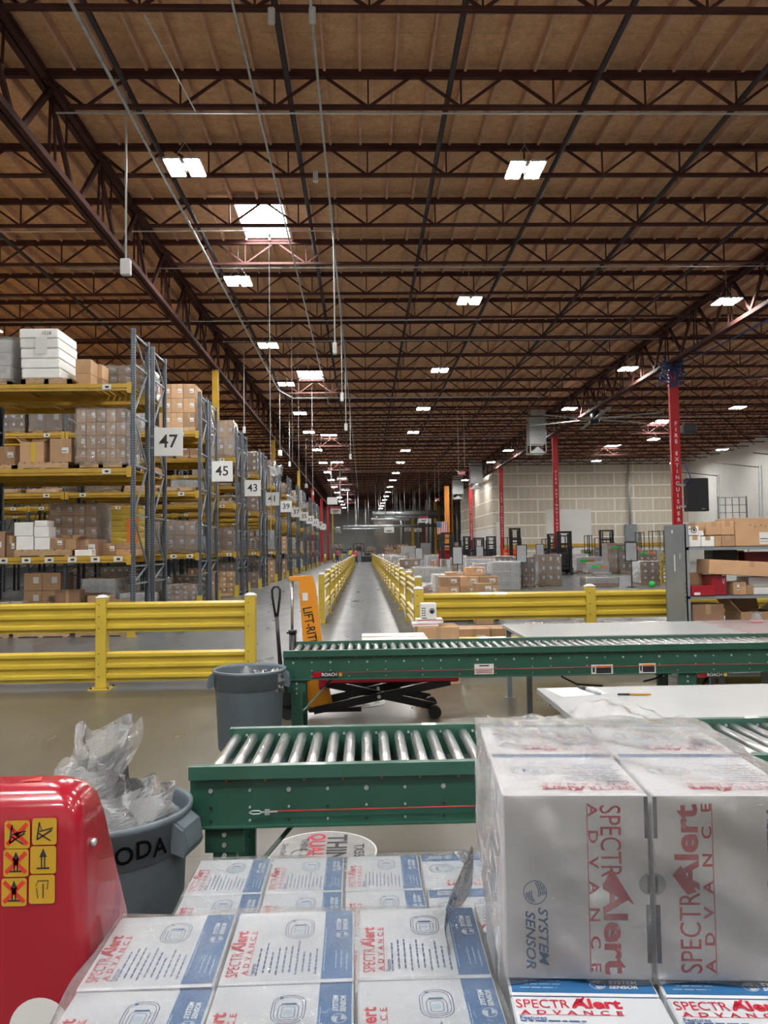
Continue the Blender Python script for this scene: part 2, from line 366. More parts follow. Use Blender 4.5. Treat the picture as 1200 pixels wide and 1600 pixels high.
def noise_shell(x0, x1, y0, y1, z0, z1, amp, n=14, seed=1, bottom=False, rnd=.04):
    """A film pulled over a block: five gridded faces, pushed in and out a little."""
    rg = random.Random(seed); mb = MB(); P = [(rg.uniform(2, 9), rg.uniform(2, 9), rg.uniform(2, 9), rg.uniform(0, 6)) for _ in range(7)]
    cx, cy, cz = (x0 + x1) / 2, (y0 + y1) / 2, (z0 + z1) / 2
    S = max(x1 - x0, y1 - y0, z1 - z0)
    def disp(p):
        f = sum(math.sin((a * p[0] + b * p[1] + c * p[2]) / S * 3 + d) for a, b, c, d in P) / 4
        d = Vector((p[0] - cx, p[1] - cy, (p[2] - cz))); d.x /= (x1 - x0); d.y /= (y1 - y0); d.z /= (z1 - z0)
        dn = d.normalized(); q = Vector(p) + dn * f * amp
        e = sorted((abs(d.x), abs(d.y), abs(d.z)))
        if e[1] > .44: q -= Vector((d.x * (x1 - x0), d.y * (y1 - y0), d.z * (z1 - z0))).normalized() * rnd * S * .25 * (e[1] - .44) / .06
        return q
    def face(o, u, v):
        V = [disp((Vector(o) + Vector(u) * i / n + Vector(v) * j / n)) for j in range(n + 1) for i in range(n + 1)]
        F = [(j * (n + 1) + i, j * (n + 1) + i + 1, (j + 1) * (n + 1) + i + 1, (j + 1) * (n + 1) + i) for j in range(n) for i in range(n)]
        mb.add(V, F, 0, True)
    dx, dy, dz = (x1 - x0, 0, 0), (0, y1 - y0, 0), (0, 0, z1 - z0)
    face((x0, y0, z0), dx, dz); face((x0, y1, z0), dx, dz); face((x0, y0, z0), dy, dz); face((x1, y0, z0), dy, dz); face((x0, y0, z1), dx, dy)
    return mb

# ================================================================== STRUCTURE
XL, XR, YB, YF, ZC = -39.5, 30.8, -14.0, 150.0, 10.06
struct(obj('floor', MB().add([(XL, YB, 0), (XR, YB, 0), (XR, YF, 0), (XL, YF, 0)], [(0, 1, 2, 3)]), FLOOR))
# roof deck with real openings for the skylights
SKY = [(-3.0, 17.75), (-3.0, 35.4), (-3.0, 53.9), (-3.0, 71.5), (-3.0, 89.2), (-3.0, 107), (-3.0, 124.5), (19.6, 15.5), (19.6, 33), (19.6, 50.4), (20.3, 61.0), (-15, 17.75), (-15, 53.9), (-3.0, -3.0), (12.4, 5.5)]
SW, SD = 1.15, 2.2
SKY = [(x, round(10.57 + 2.435 * round((y - 10.9) / 2.435) + .11, 3)) for x, y in SKY]
xs = sorted({XL, XR} | {round(x + d, 3) for x, y in SKY for d in (0, SW)}); ys = sorted({YB, YF} | {round(y + d, 3) for x, y in SKY for d in (0, SD)})
dk = MB()
for i in range(len(xs) - 1):
    for j in range(len(ys) - 1):
        mx, my = (xs[i] + xs[i + 1]) / 2, (ys[j] + ys[j + 1]) / 2
        if not any(x < mx < x + SW and y < my < y + SD for x, y in SKY):
            dk.add([(xs[i], ys[j], ZC), (xs[i + 1], ys[j], ZC), (xs[i + 1], ys[j + 1], ZC), (xs[i], ys[j + 1], ZC)], [(3, 2, 1, 0)])
ceil = struct(obj('ceiling', dk, OSB))
pm = MB().box(-.024, .024, YB, YF, ZC - .18, ZC).mesh('purlin', TAN)
k = 0
while -39 + k * .61 < XR:
    x = -39 + k * .61
    if not any(sx - .03 < x < sx + SW + .03 for sx, sy in SKY): struct(put('roof_purlin', pm, ceil, (x, 0, 0)))
    else:
        pb = MB(); y = YB
        for (sx, sy) in sorted([s for s in SKY if s[0] - .03 < x < s[0] + SW + .03], key=lambda s: s[1]):
            pb.box(-.024, .024, y, sy, ZC - .18, ZC); y = sy + SD
        pb.box(-.024, .024, y, YF, ZC - .18, ZC); struct(obj('roof_purlin', pb, TAN, ceil, (x, 0, 0)))
    k += 1
for i, (x, y) in enumerate(SKY):
    f = MB()
    for a in ((x - .04, x, y - .04, y + SD + .04), (x + SW, x + SW + .04, y - .04, y + SD + .04), (x, x + SW, y - .04, y), (x, x + SW, y + SD, y + SD + .04)): f.box(*a, ZC - .12, ZC + .25)
    o = struct(obj('window_%d' % (i + 1), f, WALLP)); o['label'] = 'white framed skylight in the roof deck'
    struct(obj('skylight_dome', MB().box(x, x + SW, y, y + SD, ZC + .2, ZC + .24), SKYM, o))
def wall(name, x0, x1, y0, y1, z0, z1, mt): return struct(obj(name, MB().box(x0, x1, y0, y1, z0, z1), mt))
wall('wall_left', XL - .2, XL, YB, YF, 0, ZC, WHITEW); wall('wall_right', XR, XR + .2, YB, YF, 0, ZC, WHITEW)
wall('wall_behind', XL, XR, YB - .2, YB, 0, ZC, WHITEW)
wall('wall_end', XL, XR, YF, YF + .2, 0, ZC, WHITEW)
# unpainted, taped drywall partition on the right
wall('wall_partition', 12.45, XR, 72, 72.25, 0, ZC, drywall_mat('X')); wall('wall_partition_side', 12.2, 12.45, 72, 96, 0, ZC, drywall_mat('Y'))
pr = MB().box(17.2, 21.5, 71.97, 72, 0, 5.1).box(12.5, 13.3, 71.97, 72, 0, 4.0); struct(obj('trim_1', pr, WHITEW))
struct(obj('trim_2', MB().box(12.17, 12.2, 72, 96, 0, 3.4), WHITEW))
gw = MB()
for i in range(150):
    x = 1.9 + i * .135
    gw.box(x, x + .075, 139.4, 139.6, 0, 7.6)
gw.box(1.9, 22.2, 139.6, 139.8, 0, 7.6); struct(obj('wall_corrugated', gw, GREYW))
struct(obj('trim_3', MB().box(12.8, 30.7, 71.9, 71.96, 1.55, 1.85), RYEL))       # yellow bumper rail on the partition

# ------------------------------------------------------------------ open-web joists
GX = [-22.4, -5.45, 11.6]; BAYS = [(XL, GX[0]), (GX[0], GX[1]), (GX[1], GX[2]), (GX[2], XR)]
BN = ['the far left bay', 'the racks', 'the centre aisle', 'the right-hand bay']
jm = []
for bi, (a, b) in enumerate(BAYS):
    t = MB().box(a, b, -.07, .07, ZC - .19, ZC - .14).box(a, b, -.045, -.005, ZC - .26, ZC - .19).box(a, b, .005, .045, ZC - .26, ZC - .19)
    t2 = MB().box(a + .5, b - .5, -.045, -.006, 9.25, 9.31).box(a + .5, b - .5, .006, .045, 9.25, 9.31)
    wb = MB(); st = MB(); P = 1.62; x = .99 - 40 * P
    while x < b:
        if x - P / 2 > a + .3 and x + P / 2 < b - .3:
            wb.bar((x - P / 2, 0, 9.28), (x - .04, 0, ZC - .22), .042); wb.bar((x + .04, 0, ZC - .22), (x + P / 2, 0, 9.28), .042)
            st.bar((x + P / 2, 0, 9.28), (x + P / 2, 0, ZC - .22), .03)
        elif x + P / 2 > a + .5 and x < b: wb.bar((max(x, a + .1), 0, ZC - .22), (x + P / 2, 0, 9.28), .035)
        elif x < b and x > a: wb.bar((x - P / 2, 0, 9.28), (min(x, b - .1), 0, ZC - .22), .035)
        x += P
    jm.append((t.mesh('top_chord', BROWN), t2.mesh('bottom_chord', BROWN), wb.mesh('diagonal_web', BROWN), st.mesh('web_strut', BROWN)))
JY = [10.57 + 2.435 * i for i in range(-3, 57)]
for bi in range(4):
    for i, y in enumerate(JY):
        if bi in (1, 2) and i < 2: continue
        if bi == 0 and i < 12: continue
        if bi == 3 and (i < 6 or y > 72): continue
        if bi < 3 and y > YF: continue
        j = thing('roof_joist', 'brown open-web roof joist over %s, %s from the camera' % (BN[bi], nth(i - (2 if bi in (1, 2) else 12 if bi == 0 else 6))), 'roof joist', (0, y, 0), 0, 'open-web joists over ' + BN[bi])
        for nme, me in zip(('top_chord', 'bottom_chord', 'diagonal_web', 'web_strut'), jm[bi]): put(nme, me, j)
# ------------------------------------------------------------------ girders and columns
CY = {0: [28.66, 47.11, 65.56, 83.5, 101, 119, 137], 1: [28.5, 46.5, 65, 83.5, 101, 119, 137]}
GN = ['far left', 'left', 'right']
for gi, gx in enumerate(GX):
    cy = [-7.5, 10.9] + CY[1 if gi == 2 else 0]
    for i in range(len(cy) - 1):
        if gi == 0 and i < 1: continue
        y0, y1 = cy[i], cy[i + 1]; L = y1 - y0
        g = thing('roof_girder', 'dark brown truss girder on the %s column line, %s span from the camera' % (GN[gi], nth(i)), 'roof girder', (gx, y0, 0), 0, 'truss girders')
        obj('top_chord', MB().box(-.13, -.02, 0, L, 9.78, 9.93).box(.02, .13, 0, L, 9.78, 9.93), DBROWN, g)
        obj('bottom_chord', MB().box(-.12, -.02, 0, L, 8.38, 8.5).box(.02, .12, 0, L, 8.38, 8.5), DBROWN, g)
        N = max(1, round(L / 2.435)); q = L / N; db = MB(); vb = MB()
        for a in range(N):
            ya = a * q
            db.bar((-.05, ya + q * .04, 9.8), (-.05, ya + q * .5, 8.45), .07, .1); db.bar((.05, ya + q * .96, 9.8), (.05, ya + q * .5, 8.45), .07, .1)
            for d in (-.06, .06): vb.bar((d, ya + q * .03, 8.45), (d * .5, ya + q * .03, 9.8), .04); 
            vb.bar((0, ya + q * .28, 9.15), (0, ya + q * .3, 9.8), .035)
        obj('diagonal_web', db, DBROWN, g); obj('vertical_web', vb, DBROWN, g)
def column(x, y, kind, label, sign):
    c = thing('steel_column', label, 'column', (x, y, 0), 0, 'roof columns')
    zt = 8.45
    col = {'y': RYEL, 'r': RED, 'o': mat('orange_column_paint', (.62, .22, .02), .45)}[kind]
    h = 8.38
    p = MB().box(-.11, .11, -.11, -.085, 0, h).box(-.11, .11, .085, .11, 0, h).box(-.012, .012, -.085, .085, 0, h)
    if kind == 'r': p = MB().box(-.13, .13, -.13, .13, 0, h).box(-.17, -.13, -.13, -.11, 0, h).box(.13, .17, -.13, -.11, 0, h)
    obj('painted_shaft', p, col, c)
    if h < 8: obj('upper_shaft', MB().box(-.11, .11, -.11, .11, h, zt), DBROWN, c)
    obj('base_plate', MB().box(-.13, .13, -.13, .13, 0, .03), col, c)
    if sign:
        if kind == 'r':
            obj('sign_board', MB().box(-.12, .12, -.17, -.135, 2.3, 6.3), RED, c)
            n = 'FIRE EXTINGUISHER'
            for i, ch in enumerate(n):
                if ch != ' ': text(ch, c, (-.0, -.175, 6.15 - i * .225), FRONT, .2, PAPER, bold=.02)
    return c
for i, y in enumerate(CY[0]):
    kind = 'yyyrrry'[i]
    column(-5.45 if i else -5.45, y, kind, '%s steel column behind the pallet racks, %s from the camera on the left' % ({'y': 'yellow painted', 'r': 'red painted', 'o': 'orange'}[kind], nth(i)), False)
for i, y in enumerate(CY[1]):
    kind = 'rrrroyr'[i]
    column(11.75, y, kind, '%s steel column on the right of the hall, %s from the camera' % ({'y': 'yellow', 'r': 'red FIRE EXTINGUISHER', 'o': 'orange'}[kind], nth(i)), i < 4)
# ------------------------------------------------------------------ high-bay lights
def light_proto(n=4):
    t = thing('high_bay_light', 'x', 'light')
    obj('housing', MB().box(-.34, -.04, -.34, .34, .012, .05).box(.04, .34, -.34, .34, .012, .05), WALLP, t)
    for i, x in enumerate([-.262, -.118, .118, .262]): obj('led_panel', MB().box(x - .058, x + .058, -.32, .32, 0, .012), LEDM, t)
    obj('driver_box', MB().bbox(-.06, .06, -.15, .15, .03, .13, .01), WALLP, t)
    obj('sensor', MB().lathe([(.0, -.05), (.035, -.05), (.04, 0), (.04, .05)], 12), WALLP, t)
    obj('hanger_wire', MB().tube([(-.3, 0, .06), (0, 0, .5), (.3, 0, .06)], .006, 5).tube([(0, 0, .5), (0, 0, 1.2)], .006, 5), WALLP, t)
    return t
lp = light_proto(); first = True
ZL = 8.85
Lr = [14.4, 22.2, 31, 39.6, 47.7, 56.6, 64.4, 73.4, 81, 90, 98, 106, 114, 122, 130, 138]; Ll = [14.3, 20.5, 27, 33.4, 40.6, 47.2, 55.8, 64, 72, 80, 89, 98, 107, 116, 125, 134]
spots = [(3.2, y, 'centre aisle row') for y in Lr] + [(-3.28, y, 'left aisle row') for y in Ll] + \
    [(10.95, y, 'row along the right columns') for y in (22.4, 31, 40, 48.6, 57.2, 65, 75, 82)] + \
    [(20, y, 'row in the right bay') for y in (22, 31, 40.1, 52, 65)] + [(27.6, y, 'row by the right wall') for y in (30, 44, 58, 67)] + \
    [(x, y, 'row over the racks') for x in (-12,) for y in (12.5, 18.6, 24.8, 31, 43.4, 55.8)] + [(-24, 30, 'far left'), (-24, 50, 'far left'), (-24, 75, 'far left')] + \
    [(x, y, 'unseen row added for foreground light') for x in (-9, -3.28, 3.2, 9.5) for y in (-9, -3, 1, 6.5)]  # out-of-view high-bays, added over and behind the camera to brighten the foreground
cnt = {}
for x, y, nme in spots:
    i = cnt.get(nme, 0); cnt[nme] = i + 1
    lb = 'white LED high-bay light in the %s, %s from the camera' % (nme, nth(i))
    if first: o = lp; o.location = (x, y, ZL); o['label'] = lb; o['group'] = 'LED high-bay lights'; first = False
    else: copy_tree(lp, None, (x, y, ZL), 0, lb, 'LED high-bay lights')
# ------------------------------------------------------------------ pipes, conduit, drops
def pipe(name, label, pts, r, mt, cat='pipe', group=None, n=8): return tag(obj(name, MB().tube(pts, r, n), mt), label, cat, group)
for x, d in ((-3.97, 'above the left light row'), (-1.2, 'left of the aisle centre'), (1.6, 'right of the aisle centre'), (4.1, 'beyond the centre light row'), (6.9, 'over the staging area'), (9.6, 'beside the right girder'), (-9, 'over the racks'), (-14, 'deep over the racks')):
    p = MB().tube([(x, 2, 9.62), (x, 128, 9.62)], .05, 10)
    for y in range(4, 120, 3): p.tube([(x, y * 1.01, 9.56), (x, y * 1.01, 9.5)], .012, 5)
    tag(obj('sprinkler_pipe', p, DPIPE), 'dark sprinkler pipe running through the joists %s' % d, 'pipe', 'sprinkler pipes')
pipe('galvanised_pipe', 'bright galvanised pipe running lengthwise under the joists at the left', [(-3.92, 6, 9.16), (-3.92, 36, 9.16), (-3.4, 37.7, 9.1), (2, 37.8, 9.1), (9, 37.8, 9.1)], .03, GALV)
pipe('conduit', 'thin galvanised conduit running lengthwise beside the first skylight', [(-1.72, 8, 9.2), (-1.72, 40, 9.2)], .021, GALV)
pipe('conduit', 'thin galvanised conduit just left of the aisle centre carrying the cord drops', [(-.64, 8, 9.2), (-.64, 95, 9.2)], .022, GALV)
pipe('conduit', 'thin white conduit angling between the two nearest joists at left', [(-3.0, 10.6, 9.2), (-2.8, 13, 9.2)], .014, WALLP)
for i, (y, a, b) in enumerate(((13.05, -5.2, 11.5), (20.4, -8, 11.5), (18.0, -12, -.6), (25.2, -12, 4), (27.7, -5, 11), (45, -4, 22), (52, -8, 11), (75, -2, 12))):
    pipe('cross_conduit', 'thin white conduit strung crosswise under a joist, %s from the camera' % nth(i), [(a, y, 9.2), (b, y, 9.2)], .016, WALLP, 'conduit', 'crosswise conduits')
for x, y, z0, wd in ((-4.0, 13.05, 6.35, .17), (-4.0, 37.36, 6.2, .2), (-4.0, 42.23, 6.2, .12), (-4.0, 54.4, 6.0, .2), (-4.0, 61.71, 6.0, .15), (-.62, 18.1, 6.25, .1), (-.62, 24.2, 6.3, .1), (-.62, 29.6, 6.2, .12), (-.62, 40, 6.3, .12), (-4.6, 30, 6.2, .1)):
    d = thing('power_drop', 'white power drop hanging %s, %.0f metres into the hall' % ('over the aisle centre' if x > -1 else 'in front of the rack ends', y), 'power drop', (x, y, 0), 0, 'hanging power drops')
    obj('drop_conduit', MB().tube([(0, 0, 9.9), (0, 0, z0 + .25)], .018, 6), WALLP, d)
    obj('outlet_box', MB().bbox(-wd / 2, wd / 2, -.06, .06, z0, z0 + .28, .015), PAPER, d)
for x, y, z0 in ((-2.15, 18, 1.9), (-2.5, 30.2, 3.2), (-2.3, 25.3, 4.5), (-2.45, 37.7, 2.6)):
    pipe('hanging_wire', 'thin grey wire hanging down from the roof in front of the racks, %.0f metres away' % y, [(x, y, 10.04), (x, y, z0)], .008, WALLP, 'wire', 'hanging wires', 5)
for px, py, yy in ((424, 25, 10.5), (488, 24, 10.5), (493, 276, 15.4), (190, 1, 15.4)):
    p = ony(px, py, yy)
    if py < 5: continue
    tag(obj('sprinkler_junction', MB().bbox(-.05, .05, -.04, .04, -.12, .12, .02), PAPER, None, p), 'small white device fixed under the joist at %s' % {424: 'the top edge of the photo', 488: 'the top, next to the lengthwise conduit', 493: 'the third joist near the centre'}[px], 'junction box')
# unit heaters and ducts along the right girder
for i, (x, y, wx, z0, z1) in enumerate(((10.75, 47, 1.0, 7.35, 10.04), (10.8, 73, 1.1, 7.2, 10.04), (10.9, 88, 1.2, 7.2, 10.04))):
    d = thing('air_duct', 'galvanised air duct dropping from the roof beside the right columns, %s from the camera' % nth(i), 'duct', (x, y, 0), 0, 'dropped air ducts')
    obj('duct_box', MB().box(-wx / 2, wx / 2, -wx / 2, wx / 2, z0 + .55, z1), GALV, d)
    g = MB(); 
    for s in (-1, 1): g.bar((s * wx * .48, -wx / 2, z0), (s * wx * .48, -wx / 2, z0 + .55), .04).bar((s * wx * .48, wx / 2, z0), (s * wx * .48, wx / 2, z0 + .55), .04)
    for s in (-1, 1): g.bar((-wx / 2, s * wx / 2, z0), (wx / 2, s * wx / 2, z0), .04)
    obj('outlet_frame', g, GALV, d)
    obj('deflector', MB().prism([(-wx / 2, z0), (wx / 2, z0), (0, z0 + .4)], -.4, .4, 'y'), GALV, d)
# large ceiling fan
p = ony(929, 652, 40)
fan = thing('ceiling_fan', 'huge ceiling fan with long pale blades and a black motor beyond the nearest red column', 'ceiling fan', (p.x, 40, 0))
obj('motor', MB().lathe([(.0, p.z - .35), (.22, p.z - .35), (.25, p.z - .1), (.25, p.z + .35), (.15, p.z + .5), (0, p.z + .5)], 20), BLK, fan)
obj('drop_rod', MB().tube([(0, 0, p.z + .4), (0, 0, 9.9)], .05, 8), BLK, fan)
for a in (25, 85, 145, 205, 265, 325):
    c, s_ = math.cos(R(a)), math.sin(R(a))
    obj('blade', MB().bar((c * .2, s_ * .2, p.z - .1), (c * 3.5, s_ * 3.5, p.z - .1), .2, .035), SKYB, fan)
# tangle of blue cable, black cabinet and speaker on the nearest red column
rg = random.Random(3)
tg = MB()
for q in range(5):
    pts = [(11.55 + rg.uniform(-.5, .6), 28.2 + rg.uniform(-.1, .1), 8.2 + rg.uniform(-.7, .5)) for _ in range(9)]
    tg.tube(pts, .03, 6)
tg.tube([(11.7, 28.1, 8.3), (12.4, 26.5, 8.5), (13.0, 24, 8.75), (13.0, 20, 9.0)], .03, 6)
tag(obj('cable_tangle', tg, BLUE), 'tangle of blue cable tied round the top of the nearest red column', 'cable')
cb = thing('wall_cabinet', 'large flat black cabinet mounted on the right side of the nearest red column', 'cabinet', (12.42, 28.3, 0))
obj('body', MB().bbox(-.42, .42, -.14, .14, 2.85, 4.08, .02), BLKP, cb); obj('bracket', MB().box(-.6, -.4, -.05, .05, 3.0, 3.08).box(-.6, -.4, -.05, .05, 3.8, 3.88), GALV, cb)
obj('maker_plate', MB().box(-.06 + .2, .06 + .2, -.145, -.14, 2.92, 2.96), SLABEL, cb)
tag(obj('loudspeaker', MB().bbox(12.0, 12.5, 28.2, 28.6, 5.78, 6.12, .03), BLKP), 'small black loudspeaker high on the right of the nearest red column', 'loudspeaker')
tag(obj('cable_loop', MB().tube([(11.95, 28.1, 4.6), (12.1, 28.0, 4.1), (12.0, 28.1, 3.9), (12.15, 28.1, 4.1)], .025, 6), BLUE), 'short loop of blue cable above the black cabinet on the red column', 'cable')
# right wall details: pipes, dock-door tracks
pipe('wall_conduit', 'tall grey pipe standing against the drywall partition', [(25.1, 71.7, 3.61), (25.1, 71.7, 10.04)], .12, GALV)
tag(obj('electric_cabinet', MB().bbox(24.6, 25.7, 71.5, 71.95, 2.0, 3.6, .03), GPANEL), 'grey electrical cabinet at the foot of the grey pipe on the partition', 'cabinet')
for i, y in enumerate((52, 58, 65)):
    d = thing('dock_door_track', 'grey overhead dock door track on the right white wall, %s from the camera' % nth(i), 'door track', (30.55, y, 0), 0, 'dock door tracks')
    t = MB()
    for s in (0, .55): t.bar((0, s, 2.4), (0, s * .6, 7.6), .05)
    for q in range(8): t.bar((0, 0, 2.7 + q * .6), (0, .5, 2.7 + q * .6), .035)
    obj('track_rail', t, GALV, d); obj('horizontal_rail', MB().bar((0, .3, 7.5), (-3.5, .3, 7.9), .06), DPIPE, d)
g = thing('wire_gate', 'tall wire mesh gate standing beside the right white wall behind the shelves', 'gate', (29.2, 60, 0))
wf = MB()
for q in range(5): wf.bar((-1.1 + q * .55, 0, 2.2), (-1.1 + q * .55, 0, 5.3), .04)
for q in range(6): wf.bar((-1.1, 0, 2.3 + q * .6), (1.1, 0, 2.3 + q * .6), .035)
obj('mesh_panel', wf, DPIPE, g); obj('gate_post', MB().bar((-1.15, 0, 0), (-1.15, 0, 5.4), .08).bar((1.15, 0, 0), (1.15, 0, 5.4), .08), GPANEL, g)

# ================================================================== LOADS ON PALLETS
_M = {}
def cached(key, fn):
    if key not in _M: _M[key] = fn()
    return _M[key]
def pallet_mesh(w, d):
    def mk():
        mb = MB()
        n = max(4, round(w / .16)); q = w / n
        for i in range(n): mb.box(i * q + q * .12, (i + 1) * q - q * .05 if i < n - 1 else w, 0, d, .115, .135)
        for y in (0, d / 2 - .02, d - .04): mb.box(0, w, y, y + .04, .02, .115)
        for x in (0, w / 2 - .05, w - .1): mb.box(x, x + .1, 0, d, 0, .02)
        for x in (0, w / 2 - .045, w - .09): mb.box(x, x + .09, 0, .04, .0, .115)
        return mb.mesh('pallet', WOOD)
    return cached(('pal', round(w, 2), round(d, 2)), mk)
def pallet_thing(label, x, y, z, w=1.02, d=1.1, rz=0, group='wooden pallets', name='wooden_pallet'):
    t = thing(name, label, 'pallet', (x, y, z), rz, group)
    def bd():
        q = w / 7; return MB().box(0, q * .82, 0, d, .115, .135).mesh('deck_board', WOOD)
    b = cached(('bd', w, d), bd)
    for i in range(7): put('deck_board', b, t, (i * w / 7 + .01, 0, 0))
    s = cached(('st', w), lambda: MB().box(0, w, 0, .04, .018, .115).mesh('stringer', WOOD))
    for yy in (0, d / 2 - .02, d - .04): put('stringer', s, t, (0, yy, 0))
    for i in (0, .44, .88): put('bottom_board', cached(('bb', w, d), lambda: MB().box(0, .1, 0, d, 0, .018).mesh('bottom_board', WOOD)), t, (i * w, 0, 0))
    return t
def carton_mesh(w, d, h, mt=CARD, lab=1, tape=1):
    def mk():
        mb = MB().bbox(0, w, 0, d, 0, h, .006)
        if tape: mb.box(0, w, d * .5 - .03, d * .5 + .03, h, h + .002, 1).box(w * .5 - .03, w * .5 + .03, -.002, 0, h * .62, h, 1) if lab != 2 else mb.box(0, w, d * .5 - .03, d * .5 + .03, h, h + .002, 1)
        if lab: mb.box(w * .56, w * .56 + min(.13, w * .34), -.003, 0, h * .38, h * .38 + min(.11, h * .4), 2).box(w * .58, w * .58 + min(.09, w * .25), -.004, -.003, h * .45, h * .45 + .015, 3)
        return mb.mesh('carton', [mt, TAPE, PAPER, INK])
    return cached(('car', round(w, 3), round(d, 3), round(h, 3), mt.name, lab, tape), mk)
def open_carton(label, x, y, z, w, d, h, rz=0, mt=CARD, cat='carton', group=None, flap=.5):
    t = thing('open_carton', label, cat, (x, y, z), rz, group)
    th = .006
    obj('carton_body', MB().box(0, w, 0, th, 0, h).box(0, w, d - th, d, 0, h).box(0, th, th, d - th, 0, h).box(w - th, w, th, d - th, 0, h).box(th, w - th, th, d - th, 0, th), [mt], t)
    f = flap * min(w, d)
    obj('flap', MB().bar((0, 0, h), (-f * .6, 0, h + f * .6), .005, .005).add([(0, 0, h), (0, d, h), (-f * .6, d, h + f * .75), (-f * .6, 0, h + f * .75)], [(0, 1, 2, 3)]), mt, t)
    obj('flap', MB().add([(w, 0, h), (w, d, h), (w + f * .75, d, h + f * .5), (w + f * .75, 0, h + f * .5)], [(0, 1, 2, 3)]), mt, t)
    obj('flap', MB().add([(0, d, h), (w, d, h), (w, d + f * .3, h + f * .8), (0, d + f * .3, h + f * .8)], [(0, 1, 2, 3)]), mt, t)
    return t
def carton(label, x, y, z, w, d, h, rz=0, mt=CARD, group=None, lab=1, tape=1, cat='carton'):
    return tag(put('carton', carton_mesh(w, d, h, mt, lab, tape), None, (x, y, z), rz), label, cat, group)
OCC = []
def occ(x0, x1, y0, y1): OCC.append((x0, x1, y0, y1))
def free(x0, x1, y0, y1): return not any(x0 < b and x1 > a and y0 < d and y1 > c for a, b, c, d in OCC)
def load(label, x, y, z, w, d, h, kind='brown', group=None, detail=False, g=(3, 2, 3), seed=0):
    """pallet with its stacked cartons and film"""
    t = thing('pallet_load', label, 'pallet load', (x, y, z), 0, group)
    put('pallet', pallet_mesh(w, d), t)
    mt = {'brown': CARD, 'dark': CARD2, 'white': WBOX, 'bare': CARD, 'grey': BOARDG, 'barewhite': WBOX}[kind]
    hh = h - .135; nx, ny, nz = g; i_ = .02
    cw, cd, ch = (w - 2 * i_) / nx, (d - 2 * i_) / ny, hh / nz
    rg = random.Random(seed + int(x * 37 + y * 11))
    if detail:
        me = carton_mesh(cw - .008, cd - .008, ch - .006, mt, 1, 1)
        for c in range(nz):
            for b in range(ny):
                for a in range(nx):
                    if 0 < a < nx - 1 and 0 < b < ny - 1 and c < nz - 1: continue
                    if kind == 'bare' and c == nz - 1 and rg.random() < .25: continue
                    put('carton', me, t, (i_ + a * cw, i_ + b * cd, .136 + c * ch))
    else:
        def mk():
            mb = MB()
            for c in range(nz):
                for a in range(nx):
                    for b in range(ny):
                        if 0 < b < ny - 1 and 0 < a < nx - 1: continue
                        x0, y0, z0 = i_ + a * cw, i_ + b * cd, .136 + c * ch
                        mb.box(x0, x0 + cw - .012, y0, y0 + cd - .012, z0, z0 + ch - .01)
                        if b == 0: mb.box(x0 + cw * .5, x0 + cw * .8, y0 - .004, y0, z0 + ch * .4, z0 + ch * .75, 1)
            return mb.mesh('carton_stack', [mt, PAPER])
        put('carton_stack', cached(('stk', kind, round(w, 2), round(d, 2), round(h, 2), g), mk), t)
    if kind in ('brown', 'white', 'grey', 'dark'):
        wm = WRAPW if kind in ('white', 'grey') else WRAP
        me = cached(('wr', wm.name, round(w, 2), round(d, 2), round(h, 2)), lambda: noise_shell(-.008, w + .008, -.025, d + .01, .06, h + .025, .022, 12, int(w * 100 + h * 10)).mesh('stretch_film', wm))
        put('stretch_film', me, t)
    return t

# ================================================================== PALLET RACKS
RX = -4.5; BAY = 3.66; RH = 6.05; LV = [1.56, 3.27, 4.93]; RD = 1.07
postm = MB().box(-.04, .04, 0, .012, 0, RH).box(-.04, -.03, .012, .075, 0, RH).box(.03, .04, .012, .075, 0, RH).box(-.065, .065, -.02, .09, 0, .012).mesh('rack_post', POST)
bm_ = MB()
zz = [.12, 1.0, 1.35, 2.35, 3.35, 4.35, 5.35, 5.95]
for i, z in enumerate(zz): bm_.bar((0, .05, z), (0, RD - .05, z), .03, .035)
for i in range(1, len(zz) - 1): bm_.bar((0, .05 if i % 2 else RD - .05, zz[i]), (0, RD - .05 if i % 2 else .05, zz[i + 1]), .03, .03)
bracem = bm_.mesh('rack_brace', RSTEEL)
def beam_mb(lab):
    L = BAY - .08; mb = MB().prism([(0, 0), (-.045, 0), (-.045, -.075), (-.028, -.09), (-.028, -.135), (0, -.135)], -L, 0, 'x')
    mb.box(-L - .03, -L + .06, -.052, -.03, -.18, .03).box(-.06, .03, -.052, -.03, -.18, .03)
    n = 2 if lab == 1 else 8
    for i in range(n):
        x = -.45 - (L - .9) * i / (n - 1) if lab == 1 else -.22 - (L - .5) * i / (n - 1)
        mb.box(x - .085, x + .085, -.05, -.0455, -.115, -.015, 1).box(x - .03, x + .04, -.0515, -.05, -.085, -.045, 2)
    return mb
beamf = [beam_mb(2).mesh('load_beam', [RYEL, PAPER, INK]), beam_mb(1).mesh('load_beam', [RYEL, PAPER, INK]), beam_mb(1).mesh('load_beam', [RYEL, PAPER, INK])]
bb = MB().box(-BAY + .08, 0, 0, .045, -.135, 0).mesh('load_beam', RYEL)
dm = MB(); L = BAY - .1
for i in range(30): dm.box(-L + i * L / 30, -L + (i + .8) * L / 30, .0, RD - .1, -.012, 0)
for i in range(4): dm.box(-L * (i + .5) / 4 - .03, -L * (i + .5) / 4 + .03, 0, RD - .1, -.07, -.012)
deckm = dm.mesh('rack_deck', RYEL)
